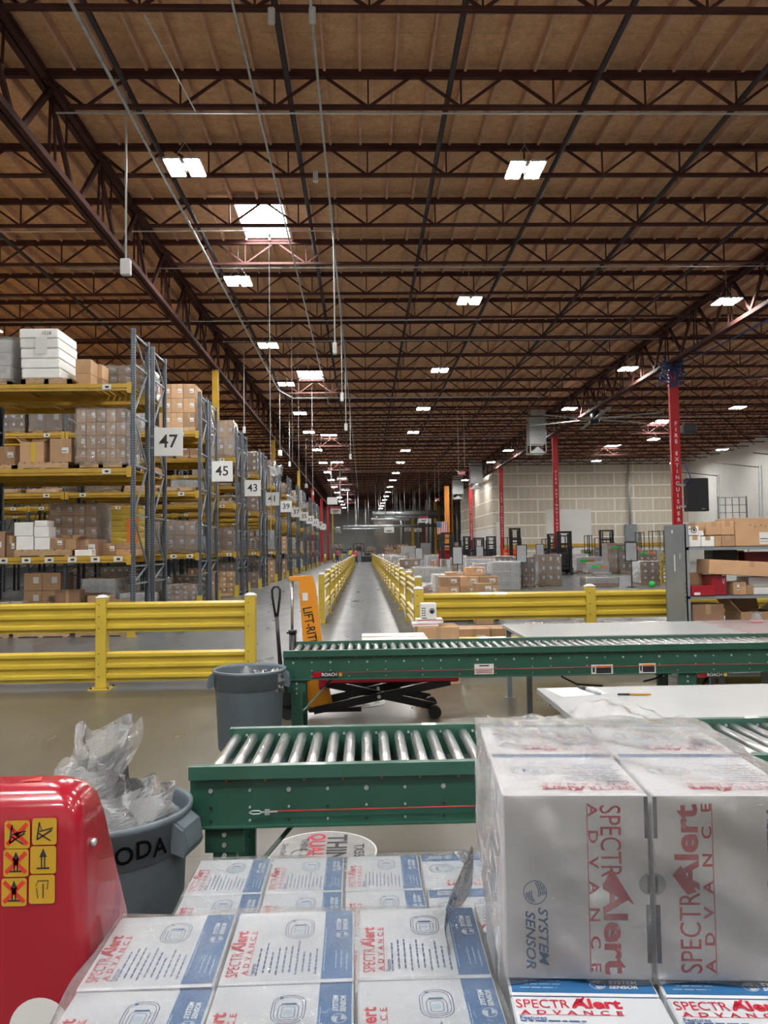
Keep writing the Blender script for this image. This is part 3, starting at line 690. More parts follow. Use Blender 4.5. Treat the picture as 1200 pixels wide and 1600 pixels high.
def rack(y0, nb, label, back):
    t = thing('pallet_rack', label, 'pallet rack', (RX, y0, 0), 0, 'rows of pallet racking')
    for i in range(nb + 1):
        f = put('upright_frame', None, t, (-i * BAY, 0, 0))
        put('rack_post', postm, f); put('rack_post', postm, f, (0, RD, 0), rot=(0, 0, math.pi)); put('rack_brace', bracem, f)
    for i in range(nb):
        for li, z in enumerate(LV):
            put('load_beam', beamf[li] if not back else bb, t, (-i * BAY - .04, -.005 if not back else 0, z))
            put('load_beam', bb, t, (-i * BAY - .04, RD - .045, z)); put('rack_deck', deckm, t, (-i * BAY - .05, .05, z))
    return t
ROWY = [15.13 + 6.15 * k for k in range(11)]; NUM = [47 - 2 * k for k in range(11)]
for k, y0 in enumerate(ROWY):
    n = NUM[k]; rw = nth(k) if k else 'nearest'; nb = 2 if k < 1 else 3 if k < 4 else 2
    rack(y0, nb, 'grey and yellow pallet rack facing the camera in the %s row, behind sign %d' % (rw, n), False)
    rack(y0 + 1.4, nb, 'grey and yellow pallet rack at the rear of the %s row' % rw, True)
    s = thing('aisle_sign', 'white square aisle sign reading %d on the end of the %s rack row' % (n, rw), 'sign', (-4.07, y0 + 1.072, 3.93))
    obj('sign_panel', MB().bbox(-.3, .3, 0, .02, -.3, .3, .005), PAPER, s)
    text(str(n), s, (0, -.003, 0), FRONT, .39, INK, bold=.012)
    obj('bracket', MB().box(-.45, -.28, .002, .018, .1, .14).box(-.45, -.28, .002, .018, -.14, -.1), RSTEEL, s)
    for yy, w_ in ((y0 - .17, 'near'), (y0 + 2.6, 'far')):
        if k == 0 and w_ == 'near': pass
        p = thing('post_guard', 'yellow post guard on the floor at the %s corner of the %s rack row' % (w_, rw), 'post guard', (RX + .02, yy, 0), 0, 'rack post guards')
        obj('guard_body', MB().box(-.07, .07, -.005, .0, 0, .42).box(-.07, -.06, 0, .07, 0, .42).box(.06, .07, 0, .07, 0, .42).box(-.1, .1, -.04, .1, 0, .01), YEL, p)
# --- goods in the first rack, read from the photo
Y0 = ROWY[0]; FY = Y0 + .02
def xa(px, py, Y=15.15): return ony(px, py, Y).x
T3, T2, T1 = LV[2] + .002, LV[1] + .002, LV[0] + .002
x0 = xa(33, 590); x1 = xa(94, 590)
t = thing('pallet_load', 'tall stack of white flat cartons on a pallet on the top shelf of rack 47', 'pallet load', (x0, FY, T3))
put('pallet', pallet_mesh(x1 - x0 + .22, 1.05), t)
rg = random.Random(4)
for i in range(5):
    a = rg.uniform(-.008, .008) - .012 * i; obj('white_carton', MB().bbox(a + .0, a + x1 - x0, .02, 1.02, .137 + i * .2, .137 + (i + 1) * .2 - .008, .02), WBOX, t)
text('1028', t, (.48, .005, 1.03), FRONT, .1, INK, name='handwriting'); obj('packing_list', MB().box(.27, .5, .002, .008, .62, .95), PAPER, t)
load('grey-white wrapped carton load at the left edge on the top shelf of rack 47', xa(-62, 560), FY, T3, xa(18, 560) - xa(-62, 560), 1.0, .92, 'white', None, False, (2, 2, 3))
for i, (a, b, y, h) in enumerate(((118, 134, 15.5, .42), (118, 134, 15.5, .42), (133, 152, 15.95, .42), (133, 152, 15.95, .42))):
    u = ony(a, 590, y).x; v = ony(b, 590, y).x
    carton('tan carton %s, %s, right end of rack 47 top shelf' % ('in the front pair' if i < 2 else 'in the rear pair', 'lower one' if i % 2 == 0 else 'upper one'), u, y, T3 + (i % 2) * .3, v - u + .1, .4, .295, lab=0)
load('brown carton load under clear film, right end of the middle shelf of rack 47', xa(117, 720), FY, T2, xa(198, 720) - xa(117, 720), 1.0, 1.17, 'brown', None, True, (5, 3, 4))
pallet_thing('open wooden pallet under two tan cartons on the middle shelf of rack 47', xa(28, 722), FY, T2, xa(106, 722) - xa(28, 722), 1.0)
open_carton('open tan carton with a yellow printed stripe on the middle shelf of rack 47', xa(30, 715), FY + .03, T2 + .136, .46, .5, .40, 0, CARD, flap=.35)
tag(obj('printed_sheet', MB().box(xa(47, 700), xa(55, 700), FY + .015, FY + .028, T2 + .14, T2 + .53), YEL), 'yellow printed strip on the open carton in rack 47', 'sheet')
carton('closed tan carton right of the open one on the middle shelf of rack 47', xa(77, 715), FY + .02, T2 + .136, .42, .55, .46)
load('low pallet of brown cartons at the left edge, middle shelf of rack 47', xa(-75, 715), FY + .3, T2, 1.1, .7, .5, 'bare', None, True, (3, 2, 1))
pallet_thing('wooden pallet under the white cartons on the lower shelf of rack 47', xa(22, 860), FY, T1, xa(112, 860) - xa(22, 860), 1.0)
zb = T1 + .136
for i, (a, b, z, h) in enumerate(((24, 51, 0, .27), (21, 50, .272, .27), (53, 77, 0, .24), (52, 75, .242, .21), (53, 72, .453, .12))):
    u, v = xa(a, 840), xa(b, 840)
    carton('white carton on the lower shelf of rack 47, %s' % ('left column bottom', 'left column top', 'right column bottom', 'right column middle', 'right column top')[i], u, FY + .03, zb + z, v - u, .35, h - .004, mt=WBOX, lab=0, tape=0, group=None)
carton('brown carton right of the white cartons on the lower shelf of rack 47', xa(78, 840), FY + .02, zb, .25, .4, .22)
open_carton('open brown carton with raised flaps beside the white cartons in rack 47', xa(98, 840), FY + .1, zb, .22, .4, .2, 0, CARD, flap=.5)
carton('wide dark carton with a shipping label on the lower shelf of rack 47', xa(112, 850), FY + .25, T1, .42, .5, .32, mt=CARD2)
carton('small flat white carton at the front of the lower shelf of rack 47', xa(117, 862), FY - .01, T1, xa(143, 862) - xa(117, 862), .3, .12, mt=WBOX, lab=0, tape=0)
carton('upright brown carton near the end of the lower shelf of rack 47', xa(145, 850), FY + .55, T1, .27, .35, .25)
for i in range(2): carton('flat brown carton, %s of two, end of the lower shelf of rack 47' % ('lower', 'upper')[i], xa(167, 850), FY + .55, T1 + i * .13, .42, .4, .125, lab=0)
for i, (a, b, h) in enumerate(((-30, 7, .5), (8, 24, .42))):
    carton('dark tall carton at the left edge, lower shelf of rack 47, %s' % ('leftmost', 'by the white cartons')[i], xa(a, 850), FY + .05, T1 + .13 * 0, xa(b, 850) - xa(a, 850) - .02, .5, h, mt=CARD2)
# big yellow-printed bag stack in the rear rack
g = thing('printed_sack_stack', 'yellow and orange printed stack in the rear rack behind the lower shelf', 'sacks', (xa(173, 840, 16.7), 16.7, T1 + .35 - .35))
obj('pallet', MB().box(0, .62, 0, .8, 0, .12), WOOD, g)
for i in range(7): obj('sack', noise_shell(0, .6, 0, .75, .12 + i * .125, .245 + i * .125, .012, 6, i), [YEL, ][0:1], g)
obj('sack_print', MB().box(.35, .58, -.03, -.022, .2, .8), ORC, g)
# floor level of rack 47
rg = random.Random(21); x = RX - .12; q = 0
fl = []
while x > -9:
    w_ = rg.uniform(.95, 1.15)
    (fl.append((x - w_, w_)) if not (x - w_ < -8.08 and x > -8.24) else None); x -= w_ + rg.uniform(.03, .15)
for i, (x, w_) in enumerate(fl):
    pallet_thing('wooden pallet on the floor under rack 47, %s from its end post' % nth(i), x, FY, 0, w_, 1.0)
    for j in range(7):
        cw = rg.uniform(.2, .42); ch = rg.uniform(.14, .3); cx = x + rg.uniform(0, w_ - cw); cyy = FY + (.03 if j < 3 else .4 if j < 5 else .65)
        if j < 3: cx = x + j * w_ / 3 + .01; cw = w_ / 3 - .03
        elif j < 5: cx = x + (j - 3) * w_ / 2 + .01; cw = w_ / 2 - .04; ch = rg.uniform(.3, .6)
        else: cx = x + (j - 5) * w_ / 2; cw = w_ / 2 - .04; ch = rg.uniform(.4, .85)
        mt = rg.choice([CARD, CARD, CARD2, CARD2, WBOX])
        a = carton('%s carton, %s row, %s floor pallet under rack 47, %s' % ({'cardboard': 'brown', 'cardboard_dark': 'dark brown', 'white_carton': 'white'}[mt.name], 'front' if j < 3 else 'middle' if j < 5 else 'rear', nth(i), ('left', 'centre', 'right', 'left side', 'right side', 'left side', 'right side')[j]), cx, cyy, .136, cw, .33 if j < 3 else .25 if j < 5 else .3, ch, mt=mt)
        if j < 3 and rg.random() < .5:
            carton('small carton on top of the %s front carton on pallet %s under rack 47' % (('left', 'centre', 'right')[j], nth(i)), cx + .02, cyy, .137 + ch, cw * .8, .25, rg.uniform(.1, .22), mt=rg.choice([CARD, CARD2]))
# --- the remaining racks: loads by row, level and bay
rg = random.Random(11)
lvn = ['floor', 'lower shelf', 'middle shelf', 'top shelf']
def fill(y, k, nbay, side, pr=1.0, near=True, skip0=False):
    for li in range(4):
        z = 0 if li == 0 else LV[li - 1] + .002
        for b in range(nbay):
            xe = RX - b * BAY - .1; pos = 0
            for s in range(3):
                w_ = rg.choice([.92, .98, 1.04]); x = xe - w_; xe = x - rg.choice([.08, .1, .14])
                if rg.random() > pr or (k == 0 and li == 1 and b == 0 and s == 0): continue
                knd = rg.choice(['brown', 'brown', 'bare', 'bare', 'white', 'dark', 'grey'] if k else ['brown', 'bare', 'bare', 'brown', 'dark'])
                lb = 'on the %s, %s %s rack row, %s from aisle' % (lvn[li], side, nth(k), nth(b * 3 + s))
                if li == 2 and rg.random() < .45:
                    t = thing('pallet_load', 'empty wooden pallet ' + lb, 'pallet', (x, y, z)); put('pallet', pallet_mesh(w_, 1.0), t)
                    continue
                h = rg.choice([.5, .7, .9, 1.1] if li < 3 else [.7, 1.0, 1.2, 1.35])
                gr = rg.choice([(3, 2, 3), (4, 2, 4), (2, 2, 2), (3, 2, 2)])
                nm = {'brown': 'filmed brown load', 'bare': 'brown carton stack', 'white': 'white wrapped load', 'dark': 'dark brown load', 'grey': 'milky grey load'}[knd]
                load(nm + ' ' + lb, x, y, z, w_, 1.0, h, knd, 'pallet loads in the racks', k < 1 or (k < 3 and b == 0 and s == 0), gr)
fill(Y0 + 1.43, 0, 1, 'rear of the', .85); fill(Y0 + 1.43, 0, 2, 'rear of the', 0)
for k in range(1, 11):
    fill(ROWY[k] + .03, k, 2 if k < 3 else 1, 'front of the', .92 if k < 4 else .8)
    if k < 5: fill(ROWY[k] + 1.43, k, 1, 'rear of the', .8)
# loose film hanging off the rack ends
for i, (px, py, Y, s) in enumerate(((430, 735, 34.5, .55), (456, 778, 41, .5), (474, 790, 47, .45), (527, 828, 72, .6))):
    p = ony(px, py, Y)
    s *= .5; mb = noise_shell(-s, s, -s * .5, s * .5, -s * .8, s * .7, s * .35, 8, 30 + i)
    tag(obj('loose_film', mb, BAG, None, p), 'crumpled bundle of clear film hanging off the end of the %s rack row' % nth(i + 3), 'plastic film', 'film bundles on the rack ends')

# ================================================================== GUARD RAILS
def rail_mb(p, q, z0, h=.36):
    """triple-ribbed guard rail sheet between two points, ribs facing -normal"""
    p, q = Vector(p), Vector(q); d = (q - p).normalized(); nrm = Vector((d.y, -d.x, 0))
    prof = [(0, 0), (.0, .02), (-.045, .05), (-.045, .085), (0, .115), (0, .145), (-.045, .175), (-.045, .21), (0, .24), (0, .27), (-.045, .30), (-.045, .335), (0, .36)]
    V = []; F = []
    for P in (p, q):
        for th in (0, .006):
            for (a, b) in prof: V.append(P + nrm * (-a + .0 - th) + Vector((0, 0, z0 + b)))
    n = len(prof); 
    for i in range(n - 1):
        F.append((i, i + 1, 2 * n + i + 1, 2 * n + i)); F.append((n + i, 3 * n + i, 3 * n + i + 1, n + i + 1))
    F.append((0, 2 * n, 3 * n, n)); F.append((n - 1, 2 * n - 1, 4 * n - 1, 3 * n - 1))
    F.append(tuple(range(n)) + tuple(range(2 * n - 1, n - 1, -1))); F.append(tuple(range(2 * n, 3 * n)) + tuple(range(4 * n - 1, 3 * n - 1, -1)))
    return MB().add(V, F)
postg = MB().bbox(-.065, .065, -.065, .065, .012, 1.075, .008).box(-.13, .13, -.13, .13, 0, .012)
for a, b in ((-1, -1), (1, -1), (1, 1), (-1, 1)): postg.tube([(a * .1, b * .1, .012), (a * .1, b * .1, .03)], .012, 6, 1)
for z in (.15, .3, .42, .72, .86, 1.0): postg.tube([(-.02, -.065, z), (-.02, -.069, z)], .008, 6, 1)
postg_m = postg.mesh('guard_post', [YEL, BLK]); capm = MB().bbox(-.07, .07, -.07, .07, 1.075, 1.095, .01).lathe([(.065, 1.09), (.05, 1.11), (0, 1.12)], 12).mesh('post_cap', PAPER)
def fence(label, pts, skip=(), flip=False):
    t = thing('guard_rail', label, 'guard rail', (0, 0, 0))
    for i, p in enumerate(pts):
        a = pts[min(i + 1, len(pts) - 1)]; b = pts[max(i - 1, 0)]; rz = math.atan2(a[1] - b[1], a[0] - b[0])
        if abs(rz) > R(60): rz -= R(90)
        if abs(rz) > R(60): rz += R(180)
        if i not in skip:
            o = put('guard_post', postg_m, t, (p[0], p[1], 0), rz); put('post_cap', capm, o)
        if i:
            c = pts[i - 1]; d = Vector((p[0] - c[0], p[1] - c[1], 0)).normalized() * .06; n = Vector((d.y, -d.x, 0)) * (1 if not flip else -1) * .2
            for z0 in (.08, .665):
                u, v = Vector((c[0], c[1], 0)) + d, Vector((p[0], p[1], 0)) - d
                if flip: u, v = v, u
                obj('rail', rail_mb(u, v, z0), YEL, t)
    return t
fence('yellow double guard rail crossing the left foreground in front of the racks', [(-6.3, 9.36), (-3.14, 9.36), (-1.37, 9.36)], skip=(0,))
n_ = 19
fence('long yellow guard rail along the left side of the central aisle', [(-.93, 17.0 + 3.2 * i) for i in range(n_)])
fence('long yellow guard rail along the right side of the central aisle', [(1.0, 14.2 + 3.22 * i) for i in range(24)], flip=True)
fence('yellow guard rail crossing behind the packing tables on the right', [(.72, 10.2), (3.0, 10.2), (6.2, 10.2)])
rs = thing('round_sign', 'round red and white sign at the far end of the left guard rail', 'sign', (-.95, 74.85, 0))
obj('sign_disc', MB().tube([(0, 0, 1.05), (0, .03, 1.05)], .3, 20), mat('sign_coral', (.5, .06, .06), .5), rs)
obj('white_bar', MB().box(-.2, .2, -.01, 0, .99, 1.11), PAPER, rs); obj('sign_post', MB().box(-.03, .03, .03, .08, 0, 1.2), YEL, rs)


# ================================================================== STAGING AREA
def stand(px, ptop, pbase, Y, w_, h_, label):
    p = ony(px, ptop, Y); occ(p.x - .25, p.x + .25, Y - .25, Y + .25); s = thing('sign_stand', label, 'sign stand', (p.x, Y, 0), 0, 'black framed lane signs')
    zt = p.z
    obj('base', MB().lathe([(.22, 0), (.22, .02), (.04, .05), (.02, .06)], 20), BLK, s)
    obj('pole', MB().tube([(0, 0, .03), (0, 0, zt - h_ * .9)], .022, 8), BLK, s)
    fr = MB()
    for a in ((-w_ / 2, -w_ / 2 + .03, zt - h_, zt), (w_ / 2 - .03, w_ / 2, zt - h_, zt), (-w_ / 2, w_ / 2, zt - .03, zt), (-w_ / 2, w_ / 2, zt - h_, zt - h_ + .03)): fr.box(a[0], a[1], -.02, .02, a[2], a[3])
    obj('frame', fr, BLK, s); obj('sign_sheet', MB().box(-w_ / 2 + .03, w_ / 2 - .03, -.012, .01, zt - h_ + .03, zt - .03), BOARD, s)
for a in ((714.5, 854, 0, 29.5, .4, .7, 'leftmost of the near lane signs, standing behind the stacked brown cartons'),
          (814.5, 851, 0, 29.5, .42, .7, 'lane sign on a black pole in front of the grey-brown wrapped loads'),
          (985.5, 847, 0, 29.5, .48, .74, 'lane sign on the open floor near the right red column'),
          (654.5, 856, 0, 47, .46, .7, 'far lane sign standing near the aisle guard rail'),
          (749.5, 853, 0, 47, .46, .72, 'far lane sign between the red truck and the fire extinguisher column'),
          (843.5, 850, 0, 47, .5, .72, 'far lane sign just left of the second red column')): stand(*a)
# carton stack in front (two wide pallets of tan cartons)
t = thing('pallet_load', 'stack of tan cartons with white labels behind the right guard rail, film pulled down', 'pallet load', (ony(688, 900, 17).x, 17, 0))
put('pallet', pallet_mesh(1.28, 1.1), t)
me = carton_mesh(.42, .5, .19)
for c in range(4):
    for a in range(3): put('carton', me, t, (.0 + a * .43, .02 if c > 1 else .05, .14 + c * .21 + .0), scale=(1, 1, 1.09))
put('carton', me, t, (.62, .3, .985)); put('carton', me, t, (.2, .55, .985), scale=(1, 1, .4))
obj('stretch_film', noise_shell(-.04, 1.32, -.05, 1.1, .05, .5, .03, 12, 9), WRAP, t)
t = carton('tan carton in front of the stack behind the right guard rail', ony(742, 900, 16.2).x, 16.2, .62, .38, .35, .24)
carton('tan carton below another, in front of the stack behind the guard rail', ony(742, 900, 16.2).x + .02, 16.2, .32, .36, .35, .29); carton('lowest tan carton of the short pile behind the guard rail', ony(742, 900, 16.2).x, 16.2, 0, .38, .35, .31)
pallet_thing('wooden pallet with cartons just beyond the right guard rail, seen below the rail', ony(712, 985, 11.2).x, 11.0, 0, 1.05, 1.0)
p = ony(714, 975, 11.2)
for i in range(2): carton('tan carton low on the pallet seen below the right guard rail, %s' % ('left one', 'right one')[i], p.x + i * .47, 11.05, .136, .46, .5, .32)
for i in range(3):
    load('low grey film-wrapped load seen below the right guard rail, %s' % nth(i), 2.55 + i * 1.2 * .98, 11.6, 0, 1.1, 1.0, .36, 'grey', None, False, (3, 2, 2))
def pl(px, pb, w_, h, kind, label, d=1.0, g=(3, 2, 3), detail=False):
    p = onz(px, pb, 0); occ(p.x, p.x + w_, p.y, p.y + d); return load(label, p.x, p.y, 0, w_, d, h, kind, None, detail, g)
pl(775, 919, .72, 1.25, 'dark', 'tall grey-brown film-wrapped load left of the lane sign pole'); pl(806, 918, .8, 1.2, 'dark', 'grey-brown film-wrapped load directly behind the lane sign pole')
pl(842, 916, .95, 1.28, 'brown', 'tall film-wrapped brown load at the edge of the open floor')
pl(917, 917, 1.3, .35, 'grey', 'low white film-wrapped load on the open floor before the loads cluster', g=(3, 2, 1)); p = onz(932, 914, 0)
tag(obj('wrapped_box', noise_shell(0, .65, 0, .6, .36, .52, .01, 8, 3), WRAPW, None, (p.x, p.y, 0)), 'white wrapped box on top of the low load on the open floor', 'box')
pl(1001, 914, .95, .95, 'brown', 'film-wrapped brown drum-like load with green tape beside the yellow gate')
for i, a in enumerate(((884, 893, 1.5, 1.1, 'grey'), (901, 895, 1.6, .95, 'grey'), (918, 897, 1.3, .65, 'grey'), (950, 896, .6, 1.75, 'brown'), (969, 896, 1.1, 1.7, 'dark'), (913, 884, 1.6, 1.3, 'brown'), (997, 890, 1.3, 1.3, 'dark'), (1012, 886, 1.2, 1.2, 'grey'), (934, 882, 1.3, 1.2, 'brown'))):
    pl(a[0], a[1], a[2], a[3], a[4], 'film-wrapped %s load in the cluster on the open floor, %s from the left front' % (a[4], nth(i)))
    p = onz(a[0], a[1], 0)
    if i < 7: tag(obj('tape_tag', MB().box(0, .5, 0, .01, 0, .14, 0).box(.5, .9, 0, .01, 0, .14, 1), [GREEN, ORC], None, (p.x + .2, p.y - .03, a[3] - .3)), 'green and red tape tag on the %s load of the open floor cluster' % nth(i), 'tape tag')
# lift trucks
def mast(px, pt, Y, wd, label, hz=None, body=None, red=False, group=None):
    p = ony(px, pt, Y); zt = p.z
    occ(p.x - .6, p.x + .6, Y - 1.25, Y + 1.65)
    t = thing('forklift', label, 'forklift', (p.x, Y, 0))
    m_ = MB()
    for s in (-1, 1): m_.box(s * wd / 2 - .07, s * wd / 2 + .07, -.09, .09, .05, zt).box(s * wd / 2 * .6 - .04, s * wd / 2 * .6 + .04, -.04, .04, .1, zt - .15)
    for z in (zt - .12, zt - .8, .5): m_.box(-wd / 2, wd / 2, -.06, .0, z, z + .12)
    obj('mast', m_, BLK, t); obj('carriage', MB().box(-wd / 2 - .1, wd / 2 + .1, -.2, -.1, zt - 1.0, zt - .93).box(-wd / 2 - .1, wd / 2 + .1, -.2, -.1, .3, .4), BLK, t)
    for s in (-1, 1): obj('fork', MB().box(s * .3 - .06, s * .3 + .06, -1.2, -.2, .08, .13).box(s * .3 - .06, s * .3 + .06, -.24, -.2, .08, .7), BLK, t)
    bc = JRED if red else GPANEL
    obj('body', MB().bbox(-.5, .5, .15, 1.5, .12, 1.25, .06).bbox(-.48, .48, 1.1, 1.6, 1.2, 1.5, .05), [body or bc], t)
    gd = MB()
    for a in (-.45, .45):
        for b in (.25, 1.45): gd.bar((a, b, 1.2), (a, b, min(2.2, zt - .1)), .05)
    gd.box(-.47, .47, .22, 1.48, min(2.2, zt - .1), min(2.25, zt - .05)); obj('overhead_guard', gd, BLK, t)
    for a in (-.45, .45):
        for b in (.2, 1.3): obj('wheel', MB().tube([(a - .06, b, .15), (a + .06, b, .15)], .15, 14), BLKP, t)
mast(698, 832, 47.5, .62, 'red reach truck with a black mast in front of the first lanes', red=True)
mast(767, 838, 69, .75, 'forklift with a dark frame mast left of the second drywall column', body=BLKP)
mast(804, 825, 50, .6, 'forklift with a tall open black mast and orange body behind the lane signs', body=mat('orange_red_body', (.75, .1, .02), .4))
mast(881, 830, 44, .72, 'black forklift with an open top mast right of the second red column', body=BLKP)
mast(947, 828, 58, .95, 'black forklift with a lit front beyond the open floor')
mast(748, 840, 60, .7, 'dark lift truck left of the red truck group near the fourth column', body=BLKP)
mast(729, 838, 66, .5, 'lift truck mast just right of the fourth red column', body=BLKP)
mast(862, 834, 60, .6, 'lift truck partly behind the second red column', body=BLKP)
def rackcart(px, pt, Y, wd, label):
    p = ony(px, pt, Y); t = thing('cage_cart', label, 'cage cart', (p.x, Y, 0)); m_ = MB()
    for s in (-1, 1):
        for yy in (0, .8): m_.bar((s * wd / 2, yy, .15), (s * wd / 2, yy, p.z), .05)
    for z in (.3, 1.1, p.z - .05): m_.bar((-wd / 2, 0, z), (wd / 2, 0, z), .04).bar((-wd / 2, .8, z), (wd / 2, .8, z), .04)
    m_.bar((0, 0, .3), (0, 0, p.z), .03); obj('cage_frame', m_, BLK, t); obj('platform', MB().box(-wd / 2, wd / 2, 0, .8, .15, .22), GPANEL, t)
    for s in (-1, 1): obj('caster', MB().tube([(s * wd / 2 - .03, .1, .075), (s * wd / 2 + .03, .1, .075)], .075, 10), BLKP, t)
rackcart(1002, 831, 60, .4, 'narrow black cage cart standing before the drywall partition'); rackcart(1028, 829, 61, .9, 'wide black cage cart left of the grey shelf end panel'); rackcart(921, 836, 60, .35, 'slim black cart frame beyond the loads cluster')
# lanes of wrapped loads right of the aisle
rg = random.Random(5); q = 0
for lane, x in enumerate((1.75, 3.1, 4.5, 5.9, 7.4, 8.9)):
    y = (19.5, 22, 27, 34, 37, 40)[lane]; i = 0
    while y < (92 if lane < 4 else 70):
        if free(x - .15, x + 1.25, y, y + 1.15):
            occ(x - .15, x + 1.25, y, y + 1.1)
            h = rg.choice([.45, .6, .8, .95, 1.1]) * (1.0 if y > 25 else .85)
            knd = rg.choice(['white', 'white', 'white', 'grey', 'grey', 'brown', 'bare'])
            load('%s pallet load in lane %s right of the aisle, %s from the front' % ({'white': 'white film-wrapped', 'grey': 'grey film-wrapped', 'brown': 'brown film-wrapped', 'bare': 'unwrapped brown'}[knd], nth(lane), nth(i)), x + rg.uniform(-.1, .1), y, 0, rg.choice([1.0, 1.1]), 1.1, h, knd, 'pallet loads in the staging lanes', False, rg.choice([(3, 2, 3), (2, 2, 2), (3, 2, 2)]))
        y += rg.uniform(1.5, 2.6) if y < 50 else rg.uniform(2.5, 4.5); i += 1
t = thing('yellow_gate', 'small yellow ladder-like guard next to the grey shelf end panel', 'guard', (ony(1039, 900, 30).x, 30, 0))
m_ = MB().box(-.17, -.12, 0, .05, 0, 1.25).box(.35, .4, 0, .05, 0, 1.25)
for i in range(8): m_.box(-.12, .35, 0, .04, .1 + i * .15, .17 + i * .15)
obj('guard_frame', m_, YEL, t); 
obj('top_cap', MB().box(-.19, .42, -.02, .07, 1.25, 1.29), YEL, t)
tag(obj('green_ball', MB().lathe([(0, 0), (.09, .04), (.13, .13), (.09, .22), (0, .26)], 14), GREEN, None, onz(1019, 918, 0)), 'small green bundle lying on the floor beside the yellow gate', 'bundle')
# ================================================================== FAR END
def hsign(px, py, Y, w_, h_, label, s=None, red=False):
    p = ony(px, py, Y); t = thing('hanging_sign', label, 'sign', (p.x, Y, p.z))
    obj('panel', MB().box(-w_ / 2, w_ / 2, 0, .04, -h_ / 2, h_ / 2), JRED if red else PAPER, t)
    if s and not red: obj('header', MB().box(-w_ / 2, w_ / 2, -.01, 0, h_ * .2, h_ / 2), JRED, t)
    if not red: obj('print', MB().box(-w_ * .3, w_ * .3, -.01, 0, -h_ * .15, -h_ * .05).box(-w_ * .2, w_ * .2, -.01, 0, -h_ * .3, -h_ * .22), INK, t)
    for a in (-.4, .4): obj('suspension_wire', MB().tube([(a * w_, .02, h_ / 2), (a * w_, .02, 10.04 - p.z)], .01, 4), WALLP, t)
    if red: text('EXIT', t, (0, -.012, 0), FRONT, h_ * .7, PAPER, bold=.02)
hsign(524.5, 797, 72, 1.0, .7, 'red and white sign hanging over the left of the aisle', 1)
hsign(608, 828, 92, 1.2, .68, 'white sign hanging over the far end of the aisle'); hsign(637, 827, 105, .9, .5, 'small white sign hanging far off, right of the aisle'); hsign(653, 828, 105, 1.0, .5, 'white sign hanging far off beside the flag')
hsign(662, 812, 80, 1.0, .65, 'red and white sign hanging by the far pipes', 1)
hsign(721.5, 739.5, 44, .45, .28, 'nearer red EXIT sign hanging from the roof', None, True); hsign(683, 780.5, 70, .45, .28, 'farther red EXIT sign hanging from the roof', None, True)
p = ony(519, 782, 68); tag(obj('unit_heater', MB().bbox(p.x - .45, p.x + .45, 68, 68.8, p.z - .35, p.z + .3, .03).tube([(p.x + .5, 68.3, p.z), (p.x + .7, 68.3, p.z), (p.x + .7, 68.3, 10.04)], .06, 6), WALLP), 'pale square unit heater hanging left of the aisle', 'heater')
for i, (x0, x1, py, Y, r) in enumerate(((582, 684, 803, 101, .35), (590, 684, 808, 103, .28), (580, 640, 812, 95, .2), (536, 690, 823, 110, .2), (536, 600, 827, 108, .12))):
    a, b = ony(x0, py, Y), ony(x1, py - (x1 - x0) * .014, Y)
    t = thing('ventilation_duct', 'grey duct running crosswise near the far end, %s from the top' % nth(i), 'duct', (0, 0, 0), 0, 'far crosswise ducts')
    obj('duct_run', MB().tube([a, b], r, 10), GALV, t); c = MB()
    for q in range(4): u = a.lerp(b, (q + .5) / 4); c.tube([u, (u.x, u.y, 10.04)], .04, 5)
    obj('duct_hanger', c, GALV, t)
for i, (px, Y, pt, r) in enumerate(((571, 120, 800, .1), (556, 115, 800, .12), (627, 125, 775, .25), (667, 118, 780, .3), (673, 122, 775, .3), (715, 130, 800, .3), (654, 130, 830, .15))):
    a = ony(px, pt, Y); occ(a.x - r, a.x + r, Y - r, Y + r); pipe('riser_pipe', 'grey vertical pipe at the far end, %s counted from the aisle side' % nth(i), [(a.x, Y, 1.5), (a.x, Y, 9.3)], r, GALV, 'pipe', 'far vertical pipes')
for i, (px, Y, c) in enumerate(((645, 135, RYEL), (664, 130, RED), (681, 112, RYEL))):
    a = ony(px, 830, Y); occ(a.x - .3, a.x + .3, Y - .3, Y + .3); tag(obj('far_column', MB().box(a.x - .2, a.x + .2, Y - .2, Y + .2, 0, 8.4), c), '%s column standing far off near the corrugated wall, %s from the left' % ('yellow' if c is RYEL else 'red', nth(i)), 'column')
a = ony(699, 820, 84); tag(obj('orange_column', MB().box(a.x - .25, a.x + .25, 83.9, 84.4, 0, 8.4), mat('orange_column_paint', (.62, .22, .02), .45)), 'orange-brown column just right of the hanging flag', 'column')
a = ony(691, 825, 83); fl = thing('flag', 'striped flag with a blue canton hanging beside the orange column', 'flag', (a.x, 83, a.z))
st = MB()
for i in range(13): st.box(-.6 + i * .092, -.6 + (i + 1) * .092, 0, .01, -.65, .65, i % 2)
obj('stripes', st, [RED, PAPER], fl); cn = MB().box(-.6, -.1, -.01, 0, .05, .65)
obj('canton', cn, PBLU, fl); sr = MB()
for i in range(4):
    for j in range(4): sr.disc((-.53 + i * .12, -.012, .13 + j * .14), .022, 5, 'y')
obj('stars', sr, PAPER, fl); obj('flag_rod', MB().tube([(-.7, 0, .67), (.7, 0, .67)], .02, 6), GALV, fl)
